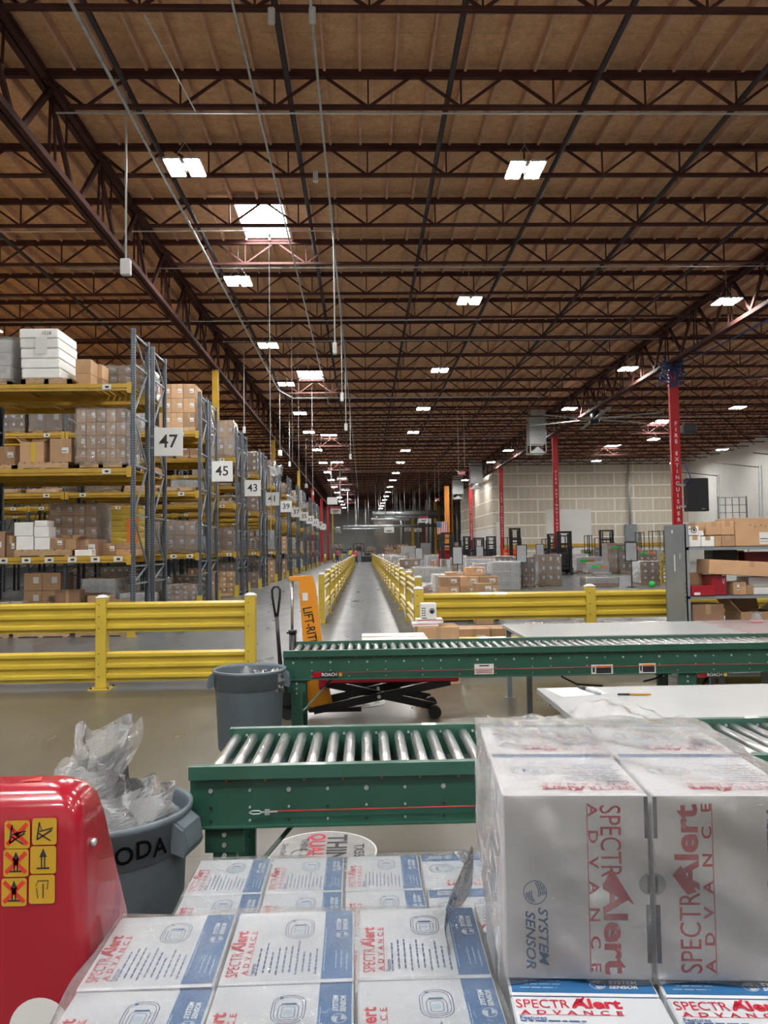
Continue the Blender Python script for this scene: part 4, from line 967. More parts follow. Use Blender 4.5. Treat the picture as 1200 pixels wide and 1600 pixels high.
# clutter of machines and goods at the far end
rg = random.Random(8)
for i in range(46):
    if i < 26: x, y = rg.uniform(2, 13), rg.uniform(93, 132)
    else: x, y = rg.uniform(-5, 1.5), rg.uniform(112, 140)
    kd = rg.choice(['brown', 'grey', 'white', 'dark', 'bare'])
    if not free(x, x + 1.8, y, y + 1.2): continue
    occ(x, x + 1.8, y, y + 1.2)
    load('%s load among the clutter at the far end of the hall' % {'brown': 'brown wrapped', 'grey': 'grey wrapped', 'white': 'white wrapped', 'dark': 'dark wrapped', 'bare': 'bare brown'}[kd], x, y, 0, rg.choice([1.0, 1.3, 1.8]), 1.1, rg.choice([.8, 1.1, 1.5, 1.9, 2.3]), kd, 'far end loads ' + kd, False, (3, 2, 3))
def machine(px, pb, w_, h, label, col, Y=None):
    p = onz(px, pb, 0) if not Y else ony(px, pb, Y); t = thing('work_station', label, 'machine', (p.x, p.y, 0))
    obj('cabinet', MB().bbox(-w_ / 2, w_ / 2, 0, .9, 0, h * .55, .03), col, t); obj('frame', MB().bar((-w_ / 2, .1, h * .55), (-w_ / 2, .1, h), .08).bar((w_ / 2, .1, h * .55), (w_ / 2, .1, h), .08).bar((-w_ / 2, .1, h), (w_ / 2, .1, h), .08), BLK, t)
    obj('screen', MB().box(-w_ * .25, w_ * .25, .0, .05, h * .62, h * .85), BLKP, t)
machine(561, 878, 1.3, 2.3, 'dark tall work station at the end of the aisle', GPANEL); machine(574, 878, 1.5, 1.3, 'dark work station right of the taller one at the aisle end', BLKP); machine(538, 876, 1.6, 1.6, 'grey work station behind the person in pink', GPANEL)
def person(px, pb, label, shirt, trousers, walk=.12, rz=0):
    p = onz(px, pb, 0); t = bpy.data.meshes.new('body')
    J = {'pel': (0, 0, .95, .13), 'ch': (0, 0, 1.3, .16), 'nk': (0, 0, 1.46, .06), 'hd': (0, -.01, 1.58, .09), 'tp': (0, 0, 1.68, .08)}
    for s, n in ((-1, 'l'), (1, 'r')):
        J.update({'hp' + n: (s * .09, 0, .88, .095), 'kn' + n: (s * .1, -s * walk * .5, .48, .065), 'an' + n: (s * .1, s * walk, .09, .045), 'ft' + n: (s * .1, s * walk - .13, .04, .04),
                  'sh' + n: (s * .18, 0, 1.38, .06), 'el' + n: (s * .23, .03, 1.1, .045), 'wr' + n: (s * .22, -.12, .9, .033), 'ha' + n: (s * .21, -.18, .84, .035)})
    names = list(J); ed = [('pel', 'ch'), ('ch', 'nk'), ('nk', 'hd'), ('hd', 'tp')]
    for n in 'lr': ed += [('pel', 'hp' + n), ('hp' + n, 'kn' + n), ('kn' + n, 'an' + n), ('an' + n, 'ft' + n), ('ch', 'sh' + n), ('sh' + n, 'el' + n), ('el' + n, 'wr' + n), ('wr' + n, 'ha' + n)]
    t.from_pydata([J[n][:3] for n in names], [(names.index(a), names.index(b)) for a, b in ed], [])
    for mt in (shirt, trousers, SKIN): t.materials.append(mt)
    o = bpy.data.objects.new('person', t); COL.objects.link(o)
    sk = o.modifiers.new('skin', 'SKIN'); o.modifiers.new('sub', 'SUBSURF').levels = 1
    for i, n in enumerate(names): t.skin_vertices[0].data[i].radius = (J[n][3],) * 2; t.skin_vertices[0].data[i].use_root = i == 0
    bpy.context.view_layer.update()
    me = bpy.data.meshes.new_from_object(o.evaluated_get(bpy.context.evaluated_depsgraph_get())); bpy.data.objects.remove(o)
    me.materials.clear()
    for mt in (shirt, trousers, SKIN): me.materials.append(mt)
    for f in me.polygons:
        c = f.center; f.material_index = 1 if c.z < .93 and abs(c.x) < .19 and not (c.y < -.1 and c.z > .75) else 2 if c.z > 1.45 or (abs(c.x) > .17 and c.z < 1.05) else 0; f.use_smooth = True
    r = thing('person', label, 'person', (p.x, p.y, 0), rz); put('body', me, r)
    obj('hair', MB().lathe([(.0, 1.79), (.07, 1.77), (.105, 1.7), (.1, 1.62), (.085, 1.57)], 12), HAIR, r)
person(527.5, 880.5, 'person in a pink shirt walking left of the guard rail at the aisle end', PINK, NAVY, .2, 2.6)
person(548, 878.5, 'person in a yellow-green shirt standing at the far end of the aisle', HIVIS, NAVY, .05, .3)
person(557, 880.5, 'person in a pink shirt at the end of the aisle beside the round sign', PINK, NAVY, .1, -.8)
for i in range(4):
    tag(obj('bollard', MB().tube([(-4.6 + i * .9, 92 + i * 4, 0), (-4.6 + i * .9, 92 + i * 4, 1.1)], .12, 12), YEL), 'yellow bollard near the far end left of the aisle, %s' % nth(i), 'bollard', 'far bollards')

# ================================================================== ROLLER CONVEYORS
def conveyor(label, x0, x1, y0, y1, zt, legs, pitch=.0755, near=False):
    t = thing('roller_conveyor', label, 'conveyor', (x0, y0, 0)); L = x1 - x0; W = y1 - y0
    for s, nm in ((0, 'front'), (1, 'rear')):
        yy = 0 if s == 0 else W; d = -1 if s == 0 else 1
        P = [(yy, zt), (yy + d * .035, zt), (yy + d * .035, zt - .05), (yy + d * .028, zt - .053), (yy + d * .028, zt - .008), (yy + .004 * d, zt - .008), (yy + .004 * d, zt - .235), (yy + d * .022, zt - .235), (yy + d * .022, zt - .241), (yy - d * .003, zt - .241), (yy - d * .003, zt)]
        ch = obj('side_channel', MB().prism(P, -.03 if s == 0 else .02, L, 'x'), GRN, t)
        b = MB()
        if s == 0:
            r_ = random.Random(2)
            xs_ = [.05 + .0755 * 2 * i for i in range(int(L / .151))]
            for i, x in enumerate(xs_):
                for z, rr, mi in ((.1, .009 if i % 2 == 0 else .006, 0), (.165, .0045, 0 if i % 3 else 1), (.215, .0045, 0 if i % 2 else 1)):
                    b.tube([(x, d * .004 - .0, zt - z), (x, d * .011, zt - z)], rr, 8, mi)
            for i, x in enumerate(xs_): b.tube([(x + .06, -.003, zt - .062), (x + .06, -.012, zt - .062)], .005, 6, 2)
            obj('bolt', b, [GALV, BLK, mat('copper_rivet', (.5, .15, .05), .4, .5)], ch)
        else:
            for i in range(int(L / .151)): b.tube([(.1 + i * .151, W - .004, zt - .03), (.1 + i * .151, W - .012, zt - .03)], .006, 6)
            obj('bolt', b, GALV, ch)
    rm = MB().lathe([(.006, 0), (.024, .0), (.0245, .012), (.0225, .016), (.024, .02), (.024, W - .03), (.006, W - .03)], 16).mesh('roller', ROLL)
    n = int((L - .04) / pitch)
    for i in range(n): put('roller', rm, t, (.055 + i * pitch, .012, zt - .042), rot=(R(-90), 0, 0))
    obj('belt_pan', MB().box(.02, L, .03, W - .03, zt - .14, zt - .13), mat('dark_belt', (.02, .03, .03), .7), t)
    for lx in legs:
        lg = put('leg_support', None, t, (lx - x0, 0, 0))
        for yy in (.02, W - .06):
            m_ = MB().box(-.045, .045, yy - .01, yy - .005, .0, zt - .235).box(-.045, -.04, yy, yy + .04, 0, zt - .235).box(.04, .045, yy, yy + .04, 0, zt - .235).box(-.07, .07, yy - .03, yy + .06, 0, .008)
            m_.box(-.075, .075, yy - .016, yy - .008, zt - .34, zt - .236)
            o = obj('leg_post', m_, GRN, lg)
            bl = MB()
            for q in range(3): bl.tube([(0, yy - .018, zt - .27 - q * .04), (0, yy - .024, zt - .27 - q * .04)], .009, 8)
            for q in range(8): bl.tube([(-.02 if q % 2 else .02, yy - .011, .08 + q * .04), (-.02 if q % 2 else .02, yy - .013, .08 + q * .04)], .006, 6, 1)
            obj('bolt', bl, [GALV, BLK], lg)
        obj('cross_brace', MB().box(-.02, .02, .03, W - .05, .18, .22).bar((0, .03, .25), (.3, .2, zt - .25), .03, .004), GRN, lg)
    return t
CN = conveyor('green roller conveyor with bright steel rollers, the nearer of the two', -.655, 3.2, 3.06, 3.66, .79, (-.555, 1.4, 3.0), near=True)
CF = conveyor('long green roller conveyor with steel rollers, the farther of the two', -.635, 5.6, 6.36, 6.96, .80, (-.56, 2.67, 4.9))
# pull cord and hook on the near conveyor
pc = put('pull_cord', None, CN, (0, -.03, 0)); obj('cord', MB().tube([(.27, 0, .615), (2.0, 0, .62), (3.7, 0, .615)], .0028, 6), mat('red_cord', (.4, .03, .03), .4), pc)
obj('eye_hook', MB().tube([(.2, 0, .612), (.215, 0, .618), (.24, 0, .618), (.25, 0, .612), (.24, 0, .606), (.215, 0, .606), (.2, 0, .612)], .0025, 6).tube([(.25, 0, .612), (.31, 0, .614)], .004, 6).box(.262, .28, -.006, .006, .603, .622), GALV, pc)
pc = put('pull_cord', None, CF, (0, -.03, 0)); obj('cord', MB().tube([(.4, 0, .62), (3.4, 0, .63), (6.1, 0, .62)], .003, 6), mat('red_cord', (.4, .03, .03), .4), pc)
def roach(px, nm):
    p = ony(px, 1055, 6.33); x = p.x + .635; z = p.z
    d = put('maker_decal', None, CF, (x, -.01, z))
    obj('black_field', MB().box(-.02, .135, -.001, 0, -.022, .022), BLK, d); obj('red_field', MB().add([(-.075, -.0015, -.022), (-.01, -.0015, -.022), (.01, -.0015, .022), (-.075, -.0015, .022)], [(0, 1, 2, 3)]), JRED, d)
    text('ROACH', d, (.065, -.003, 0), FRONT, .036, PAPER, bold=.02); obj('yellow_dot', MB().disc((.155, -.001, 0), .016, 14, 'y'), YEL, d)
roach(502, 1); roach(1106, 2)
for px, py, w_, kind in ((757, 1046, .16, 'w'), (942, 1047, .18, 'b'), (1013, 1045, .14, 'b')):
    p = ony(px, py, 6.33); d = put('warning_label', None, CF, (p.x + .635, -.01, p.z)); obj('label_sheet', MB().box(-w_ / 2, w_ / 2, -.001, 0, -.042, .042), PAPER, d)
    if kind == 'w':
        l = MB().box(-.04, .04, -.002, -.001, .022, .032, 1)
        for q in range(3): l.box(-w_ * .42, w_ * .42, -.002, -.001, -.032 + q * .014, -.026 + q * .014, 0)
        obj('label_print', l, [PRED, INK], d)
    else: obj('label_print', MB().box(-w_ * .28, w_ * .42, -.002, -.001, -.03, .018, 0).box(-w_ * .28, w_ * .42, -.002, -.001, .02, .034, 1).box(-w_ * .44, -w_ * .34, -.002, -.001, -.02, .02, 0), [INK, ORC], d)
pipe('electric_cable', 'black cord drooping under the far conveyor at right', [(1.62, 6.5, .62), (1.66, 6.5, .52), (1.78, 6.48, .46), (2.0, 6.5, .44)], .008, BLK)
pipe('electric_cable', 'black cord hanging beside the far conveyor leg', [(2.35, 6.5, .47), (2.48, 6.5, .5), (2.56, 6.5, .57)], .008, BLK)
# floor decals
def decal(px, py, rx, ry, label, sc):
    p = onz(px, py, 0); t = thing('floor_decal', label, 'floor sticker', (p.x, p.y, .0))
    obj('disc', MB().lathe([(0, .002), (rx * .985, .002), (rx, .0)], 48), SLABEL, t)
    obj('rim', MB().lathe([(rx * .97, .0022), (rx * .97, .0035), (rx, .0035), (rx, 0)], 48), PAPER, t)
    rz = (0, 0, R(-90))
    text('THINK', t, (rx * .18 * sc, 0.0, .004), rz, rx * .52, INK, bold=.02); text('QUALITY', t, (-.14 * rx, 0, .004), rz, rx * .42, PRED, bold=.02)
    text('THINK  ZERO', t, (-.36 * rx, 0, .004), rz, rx * .2, INK); text('TX55', t, (rx * .66, 0, .004), rz, rx * .26, INK, bold=.01)
    text('Zero Defects', t, (-.72 * rx, 0, .004), rz, rx * .15, INK)
    obj('ring', MB().lathe([(rx * .2, .0025), (rx * .2, .004), (rx * .215, .004), (rx * .215, .0025)], 30, c=(-.36 * rx, -.1 * rx)), INK, t)
a, b = onz(418, 1330, 0), onz(588, 1330, 0)
decal(504, 1331, (b.x - a.x) / 2, 0, 'round grey floor sticker reading THINK QUALITY under the near conveyor', 1.3)
decal(562, 1098, .27, 0, 'round grey floor sticker reading QUALITY under the red fork lift', 1)
# ================================================================== TABLES, SHELF
def table(label, x0, x1, y0, y1, z, legs, mt=TABLE):
    t = thing('work_table', label, 'table', (x0, y0, 0)); a, b = x1 - x0, y1 - y0
    obj('table_top', MB().bbox(0, a, 0, b, z - .035, z, .004), mt, t); obj('apron', MB().box(.05, a - .05, .05, .09, z - .09, z - .035).box(.05, a - .05, b - .09, b - .05, z - .09, z - .035), GPANEL, t)
    for lx in legs:
        for ly in (.07, b - .11): obj('leg', MB().box(lx - x0 - .025, lx - x0 + .025, ly, ly + .04, .01, z - .035).box(lx - x0 - .06, lx - x0 + .06, ly - .02, ly + .06, 0, .01), GPANEL, t)
table('grey-white packing table between the two conveyors', 1.02, 3.6, 3.72, 4.6, .78, (1.9, 3.5))
table('grey-white packing table behind the far conveyor', 1.5, 3.62, 7.22, 8.4, .78, (1.55, 3.4))
table('glossy pinkish table right of the white one behind the far conveyor', 3.66, 5.6, 7.2, 8.5, .775, (3.8, 5.4), TABLEP)
p0 = [onz(*q, .7808) for q in ((852, 1076), (926, 1073), (949, 1084), (880, 1089))]
tag(obj('paper_sheet', MB().add([(q.x, q.y, .7812) for q in p0[:1] + p0[1:3] + p0[3:]], [(3, 2, 1, 0)]).add([(q.x, q.y, .7805) for q in p0], [(0, 1, 2, 3)]), PAPER), 'white paper sheet with red and black print on the near packing table', 'paper')
def pen(px0, py0, px1, py1, label, cols, r):
    a, b = onz(px0, py0, .78), onz(px1, py1, .78); d = b - a; t = thing('marker_pen', label, 'pen', (a.x, a.y, .7815 + r)); L = d.length; t.rotation_euler = (0, 0, math.atan2(d.y, d.x))
    obj('barrel', MB().tube([(L * .35, 0, 0), (L * .9, 0, 0)], r, 12), cols[1], t); obj('cap', MB().tube([(0, 0, 0), (L * .36, 0, 0)], [r * .9, r * 1.08], 12), cols[0], t); obj('end_plug', MB().tube([(L * .9, 0, 0), (L, 0, 0)], r * .8, 10), cols[2], t)
pen(905, 1076, 938, 1086, 'thick marker with a black cap lying on the paper', (BLK, BOARD, GALV), .009)
pen(965, 1087, 1017, 1087, 'slim orange and black pen lying on the near packing table', (BLK, mat('pen_amber', (.45, .22, .04), .3), ORG), .006)
# steel shelf with its end panel
sx = 3.77; sh = thing('steel_shelf', 'grey steel shelving unit with a tall end panel at the right edge', 'shelf', (sx, 8.9, 0)); W_ = 1.5
obj('end_panel', MB().box(-.012, 0, 0, .62, .02, 1.86).box(-.012, .03, -.0, .012, .02, 1.86).box(-.012, .03, .61, .622, .02, 1.86), GPANEL, sh)
obj('end_panel', MB().box(W_, W_ + .012, 0, .62, .02, 1.86), GPANEL, sh)
for z in (.12, .62, 1.02, 1.59): obj('shelf_board', MB().box(0, W_, 0, .6, z - .004, z).box(0, W_, 0, .01, z - .035, z), GPANEL, sh)
ht = MB()
for q in range(5): ht.box(-.014, -.012, .03, .05, .95 + q * .05, .97 + q * .05)
obj('slot', ht, BLK, sh); obj('sticker', MB().box(-.014, -.012, .3, .34, 1.3, 1.5).box(-.014, -.012, .35, .39, 1.76, 1.8).box(-.014, -.012, .15, .17, 1.45, 1.52), PAPER, sh)
S9 = lambda px, py, Y=8.93: ony(px, py, Y)
def sbox(label, l, r_, t_, b_, Y, d, mt, **k):
    a, b = S9(l, b_, Y), S9(r_, t_, Y); base = {855: 1.592, 932: 1.022, 968: .622}.get(b_)
    z0 = base if base is not None else a.z
    return carton(label, a.x, Y, z0, b.x - a.x, d, b.z - z0, mt=mt, **k)
sbox('white carton, lower left on top of the steel shelf', 1077, 1095, 837, 855, 8.93, .25, WBOX, lab=0)
sbox('white carton, lower right of the pair on the steel shelf', 1096, 1116, 838, 855, 8.93, .25, WBOX, lab=0)
a = sbox('white carton with a round black logo stacked on the shelf behind the end panel', 1075, 1091, 822, 836.5, 8.93, .25, WBOX, lab=0)
lg = MB(); lg.lathe([(.028, 0), (.035, 0), (.035, .002), (.028, .002)], 16); o = obj('printed_logo', lg, INK, a, (.07, -.004, .06), rot=(R(90), 0, 0)); obj('printed_logo', MB().disc((.02, -.004, .075), .008, 8, 'y').disc((.072, -.006, .06), .014, 8, 'y'), INK, a)
sbox('small white carton beside the one with the logo', 1091.5, 1099.5, 824, 837, 8.95, .22, WBOX, lab=0)
sbox('tan carton, lower left of the tan stack on the steel shelf', 1116.5, 1127, 837, 855, 8.93, .3, CARD, lab=0)
sbox('tan carton, lower right of the tan stack on the steel shelf', 1128, 1148, 836.5, 855, 8.93, .3, CARD, lab=0)
sbox('tan carton, upper left of the tan stack on the steel shelf', 1104, 1126.5, 815, 836, 8.93, .3, CARD, lab=0); sbox('tan carton, upper right of the tan stack on the steel shelf', 1127, 1147, 814, 836, 8.93, .3, CARD, lab=0)
sbox('tan carton with an open flap behind the tan stack on the shelf', 1088, 1106, 816, 855, 9.24, .22, CARD, lab=0)
a = sbox('large tan carton with punched holes on the right of the steel shelf', 1149, 1240, 808, 855, 8.95, .5, CARD, lab=0, tape=0)
hb = MB()
for i, x in enumerate((.18, .24, .31, .36)): hb.box(x, x + .012, -.003, 0, .24 - (i % 2) * .015, .25 - (i % 2) * .015)
obj('punched_hole', hb, BLK, a); obj('address_label', MB().box(.29, .4, -.003, 0, .02, .16).box(.3, .39, -.004, -.003, .05, .055, 1).box(.3, .39, -.004, -.003, .08, .09, 1), [PAPER, INK], a)
a, b = S9(1103, 874), S9(1230, 874)
o = carton('long tan carton tilted across the middle shelf', a.x, 8.86, 1.24, 1.0, .35, .17, lab=0); o.rotation_euler = (0, R(3.5), 0); o.location.z = 1.275
a = sbox('red printed carton standing on the middle shelf', 1112, 1135, 898, 932, 8.95, .3, JRED, lab=0, tape=0)
obj('white_emblem', MB().bar((.13, -.002, .2), (.145, -.002, .13), .004).bar((.16, -.002, .2), (.145, -.002, .13), .004).box(.13, .165, -.003, -.001, .225, .24), PAPER, a)
a = sbox('flat red printed carton lying before the red one on the middle shelf', 1081, 1118, 915, 932, 8.88, .25, JRED, lab=0, tape=0)
obj('white_label', MB().box(.03, .1, -.003, 0, .01, .04), PAPER, a)
sbox('brown carton behind the flat red carton on the middle shelf', 1078, 1098, 895, 932, 9.2, .25, CARD, lab=0)
sbox('narrow tan carton with a small label, left of a pair on the middle shelf', 1146, 1156, 909, 932, 8.95, .25, CARD, lab=1); sbox('narrow tan carton, right of a pair on the middle shelf', 1156.5, 1166, 909, 932, 8.95, .25, CARD, lab=0)
sbox('small tan carton beside the pair on the middle shelf', 1167, 1177, 914, 932, 8.95, .25, CARD, lab=0)
sbox('low white-grey tray at the right of the middle shelf', 1178, 1215, 917, 932, 8.95, .3, WBOX, lab=0, tape=0); sbox('grey flat carton above the white tray on the middle shelf', 1170, 1215, 901, 917, 9.0, .3, BOARDG, lab=0, tape=0)
sbox('dark red carton at the back of the middle shelf', 1164, 1210, 862, 886, 9.1, .3, mat('dark_red_card', (.13, .01, .015), .6), lab=0, tape=0)
sbox('black plastic tote at the back of the middle shelf', 1115, 1152, 859, 890, 9.2, .25, BLKP, lab=0, tape=0)
sbox('yellow carton at the back of the middle shelf', 1152, 1163, 860, 876, 9.25, .2, RYEL, lab=0, tape=0)
sbox('brown carton under the middle shelf behind the table', 1082, 1131, 944, 968, 8.95, .4, CARD2, lab=0, tape=1)
open_carton('open brown carton with raised flaps low on the shelf at the right edge', S9(1158, 960).x, 8.93, .624, .42, .4, .2, 0, CARD)
p = onz(1183, 972, .78); t = thing('tape_roll', 'clear domed bag on a small pink roll on the pinkish table', 'tape roll', (p.x, p.y, .776))
obj('roll', MB().lathe([(.03, 0), (.062, 0), (.062, .03), (.03, .03)], 24), mat('pink_tape', (.5, .25, .25), .4), t); obj('clear_dome', MB().lathe([(.06, .03), (.058, .07), (.04, .105), (0, .12)], 20), BAG, t)
# small boxes at the guard rail corner and on the far conveyor side
p = ony(645, 975, 9.6); bx = p.x
carton('tan carton standing at the corner post of the guard rail', bx + .03, 9.2, .0, .5, .45, .68)
b1 = carton('white flat carton with a red edge on the tan carton by the corner post', bx - .02, 9.25, .682, .31, .3, .035, mt=WBOX, lab=0, tape=0); b2 = carton('upper white flat carton with a red edge by the corner post', bx + .03, 9.28, .718, .32, .3, .045, mt=WBOX, lab=0, tape=0)
obj('red_edge', MB().box(0, .31, -.002, 0, .026, .034), PRED, b1); obj('red_edge', MB().box(0, .32, -.002, 0, .034, .044), PRED, b2)
b3 = carton('white camera carton with a dome camera picture standing by the corner post', bx + .08, 9.3, .765, .19, .16, .19, mt=WBOX, lab=0, tape=0)
obj('printed_picture', MB().disc((.135, -.003, .1), .035, 16, 'y', 0).disc((.135, -.0035, .088), .022, 12, 'y', 1).box(.08, .185, -.0028, -.002, .112, .14, 2), [GPANEL, BLK, WBOX], b3)
ic = MB()
for i in range(4):
    for j in range(2): ic.box(.015 + j * .025, .03 + j * .025, -.003, -.002, .04 + i * .028, .055 + i * .028)
ic.box(.015, .07, -.003, -.002, .01, .02); obj('printed_icons', ic, INK, b3)
a = ony(565, 992, 7.4); b4 = carton('large white flat carton with a red end on the forks behind the far conveyor', a.x, 7.33, .412, .64, .66, .34, mt=WBOX, lab=0); 
obj('red_stripe', MB().box(0, .14, -.003, 0, .25, .33), PRED, b4)

# ================================================================== WASTE BINS
def bin_(label, x, y, rt=.275, h=.70, rz=0):
    t = thing('waste_bin', label, 'waste bin', (x, y, 0), rz)
    obj('bin_body', MB().lathe([(0, .03), (.21, .0), (.218, .02), (.25, h - .15), (.258, h - .145), (.268, h - .14), (.272, h - .03), (.284, h - .02), (.286, h), (.276, h + .004), (.268, h - .02), (.24, .1), (.2, .04), (0, .04)], 48), GREYP, t)
    for s in (0, math.pi):
        m_ = MB(); c = math.cos(s)
        m_.prism([(c * .262, h - .02), (c * .305, h - .05), (c * .318, h - .12), (c * .31, h - .14), (c * .262, h - .125)], -.075, -.06, 'y')
        m_.prism([(c * .262, h - .02), (c * .305, h - .05), (c * .318, h - .12), (c * .31, h - .14), (c * .262, h - .125)], .06, .075, 'y')
        m_.prism([(c * .265, h - .015), (c * .306, h - .045), (c * .32, h - .115), (c * .312, h - .14), (c * .304, h - .138), (c * .31, h - .11), (c * .298, h - .055), (c * .265, h - .03)], -.06, .06, 'y')
        obj('handle', m_, GREYP, t)
    return t
bf = bin_('grey round waste bin standing beside the end of the far conveyor', -.905, 6.1, rz=.05)
p = onz(385, 1042, .66); tag(obj('clear_bottle', MB().lathe([(.0, .0), (.05, .0), (.05, .11), (.03, .15), (.012, .17), (0, .17)], 12), BAG, None, (-.93, 6.1, .55)), 'clear plastic container sticking out of the far waste bin', 'bottle')
tag(obj('plastic_sheet', noise_shell(-.1, .1, -.08, .08, 0, .12, .05, 8, 3), BAG, None, (-.75, 6.05, .55)), 'crumpled clear plastic in the far waste bin', 'plastic sheet')
bn = bin_('grey waste bin lettered OODA full of clear plastic in the left foreground', -.925, 2.87, rz=-.2)
for i, ch in enumerate('YOODA'):      # hand lettering round the band
    a = R((0, -77, -64.5, -51, -38.5)[i] + 11.5)
    text(ch, bn, (.2785 * math.cos(a), .2785 * math.sin(a), .617 + (.004 if i % 2 else -.004)), (R(89), 0, a + R(90)), .08, mat('marker_ink', (.004, .004, .004), 1, spec=0), bold=.02, name='hand_lettering') if i else None
rg = random.Random(77)
def crumple(name, label, cx, cy, z0, w_, d_, h, seed, amp=.05, nz=12):
    """an upright, folded sheet of thin plastic"""
    r_ = random.Random(seed); A = [(r_.uniform(3, 11), r_.uniform(2, 9), r_.uniform(0, 6), r_.uniform(.3, 1)) for _ in range(8)]; n = 22; V = []; F = []
    for j in range(nz + 1):
        for i in range(n + 1):
            u, v = i / n, j / nz; a = math.pi * 2 * u
            f = sum(c * math.sin(p * v + q * a / 2.2 + e) for p, q, e, c in A) / 4
            g = sum(c * math.cos(p * v * 1.3 + q * a / 1.7 + e) for p, q, e, c in A) / 4
            rr = 1 + .25 * f
            V.append((cx + math.cos(a) * w_ * rr * (1 - .15 * v) + g * amp, cy + math.sin(a) * d_ * rr + f * amp, z0 + h * v * (1 + .18 * g)))
    for j in range(nz):
        for i in range(n): F.append((j * (n + 1) + i, j * (n + 1) + i + 1, (j + 1) * (n + 1) + i + 1, (j + 1) * (n + 1) + i))
    return tag(obj(name, MB().add(V, F, 0, False), BAG), label, 'plastic sheet')
crumple('plastic_bag', 'tall crumpled clear bag rising out of the near waste bin', -.98, 2.92, .62, .12, .08, .36, 5, .04)
crumple('plastic_bag', 'crumpled clear plastic heaped at the front of the near waste bin', -.92, 2.83, .6, .14, .09, .17, 9, .04)
crumple('plastic_bag', 'clear plastic sheet spilling to the right in the near waste bin', -.8, 2.88, .6, .1, .12, .16, 13, .05)
crumple('plastic_bag', 'small wad of clear plastic inside the tall bag in the near bin', -1.0, 2.85, .6, .12, .08, .27, 17, .06)
tag(obj('plastic_sheet', noise_shell(-.15, .15, -.15, .15, 0, .1, .03, 12, 12), BAG, None, (-.925, 2.87, .56)), 'flat layer of clear plastic filling the near waste bin', 'plastic sheet')

# ================================================================== SCISSOR LIFT TRUCK
lt = thing('scissor_lift_truck', 'orange and black high lift pallet truck with red forks behind the far conveyor', 'pallet truck', (-.39, 7.6, 0))
def LP(px, py, Y=7.6): p = ony(px, py, Y); return (p.x + .39, 0, p.z)
a = [LP(*q) for q in ((467, 908), (453, 906), (452, 901), (487, 899), (492, 912), (503, 1003), (520, 1110), (478, 1110), (474, 1003))]
pm_ = MB().prism([(p[0], p[2]) for p in a], -.04, .1, 'y')
obj('mast_cover', pm_, ORG, lt)
d_ = Vector(LP(488, 1000)) - Vector(LP(479, 945)); ang = math.atan2(d_.z, d_.x)
text('LIFT-RITE', lt, (LP(484.5, 990)[0], -.043, LP(482, 977)[2]), (R(90), R(81.0), 0), .125, BLK, bold=.012, xs=.72)
obj('white_label', MB().box(LP(473, 932)[0], LP(481.5, 932)[0], -.044, -.041, LP(477, 938)[2], LP(477, 926)[2]), PAPER, lt)
obj('lift_piston', MB().tube([LP(456.5, 908), LP(456.5, 985)], .014, 10), ROLL, lt); obj('lift_cylinder', MB().tube([LP(457, 984), LP(458, 1105)], .035, 14).tube([LP(457, 984), LP(457, 990)], .042, 14).bar(LP(448, 989), LP(458, 988), .015), BLK, lt)
hd = put('tow_handle', None, lt)
def HP(px, py, y=-.1): q = LP(px, py); return (q[0], y, q[2])
obj('handle_bar', MB().tube([HP(434, 962), HP(437, 1000), HP(440, 1040), HP(446, 1075, -.05)], [.019, .018, .022, .028], 10), BLK, hd)
obj('grip_loop', MB().tube([HP(433.5, 968), HP(427.5, 932), HP(427, 921), HP(430, 916.5), HP(436, 916), HP(439.5, 921), HP(439, 932), HP(434.5, 968)], .012, 8), BLK, hd)
cx0, cx1 = LP(441, 1090)[0], LP(478, 1090)[0]
obj('chassis', MB().bbox(cx0, cx1, -.2, .3, .12, .5, .03).bbox(cx0 - .03, cx0 + .15, -.12, .2, .1, .3, .03), BLK, lt)
for yy in (-.12, .12): obj('steer_wheel', MB().tube([(cx0 + .07, yy - .03, .085), (cx0 + .07, yy + .03, .085)], .085, 18), BLKP, lt)
z1 = .35
for yy in (-.25, .2):
    obj('fork', MB().bbox(0.0, 1.28, yy, yy + .16, z1, z1 + .06, .012), JRED, lt)
    f = obj('scissor_arm', MB().bar((-.1, yy + .03, .1), (1.2, yy + .03, z1), .03, .07).bar((1.05, yy + .13, .1), (-.05, yy + .13, z1), .03, .07), BLK, lt)
    obj('base_rail', MB().box(-.15, .35, yy + .04, yy + .1, .08, .12), BLK, lt)
    obj('load_wheel', MB().tube([(1.05, yy + .02, .06), (1.05, yy + .14, .06)], .06, 16), BLKP, lt)
obj('scissor_pivot', MB().tube([(.52, -.25, .22), (.52, .36, .22)], .018, 8), GALV, lt); obj('fork_head', MB().bbox(-.05, .02, -.25, .36, z1 - .05, z1 + .15, .01), JRED, lt)

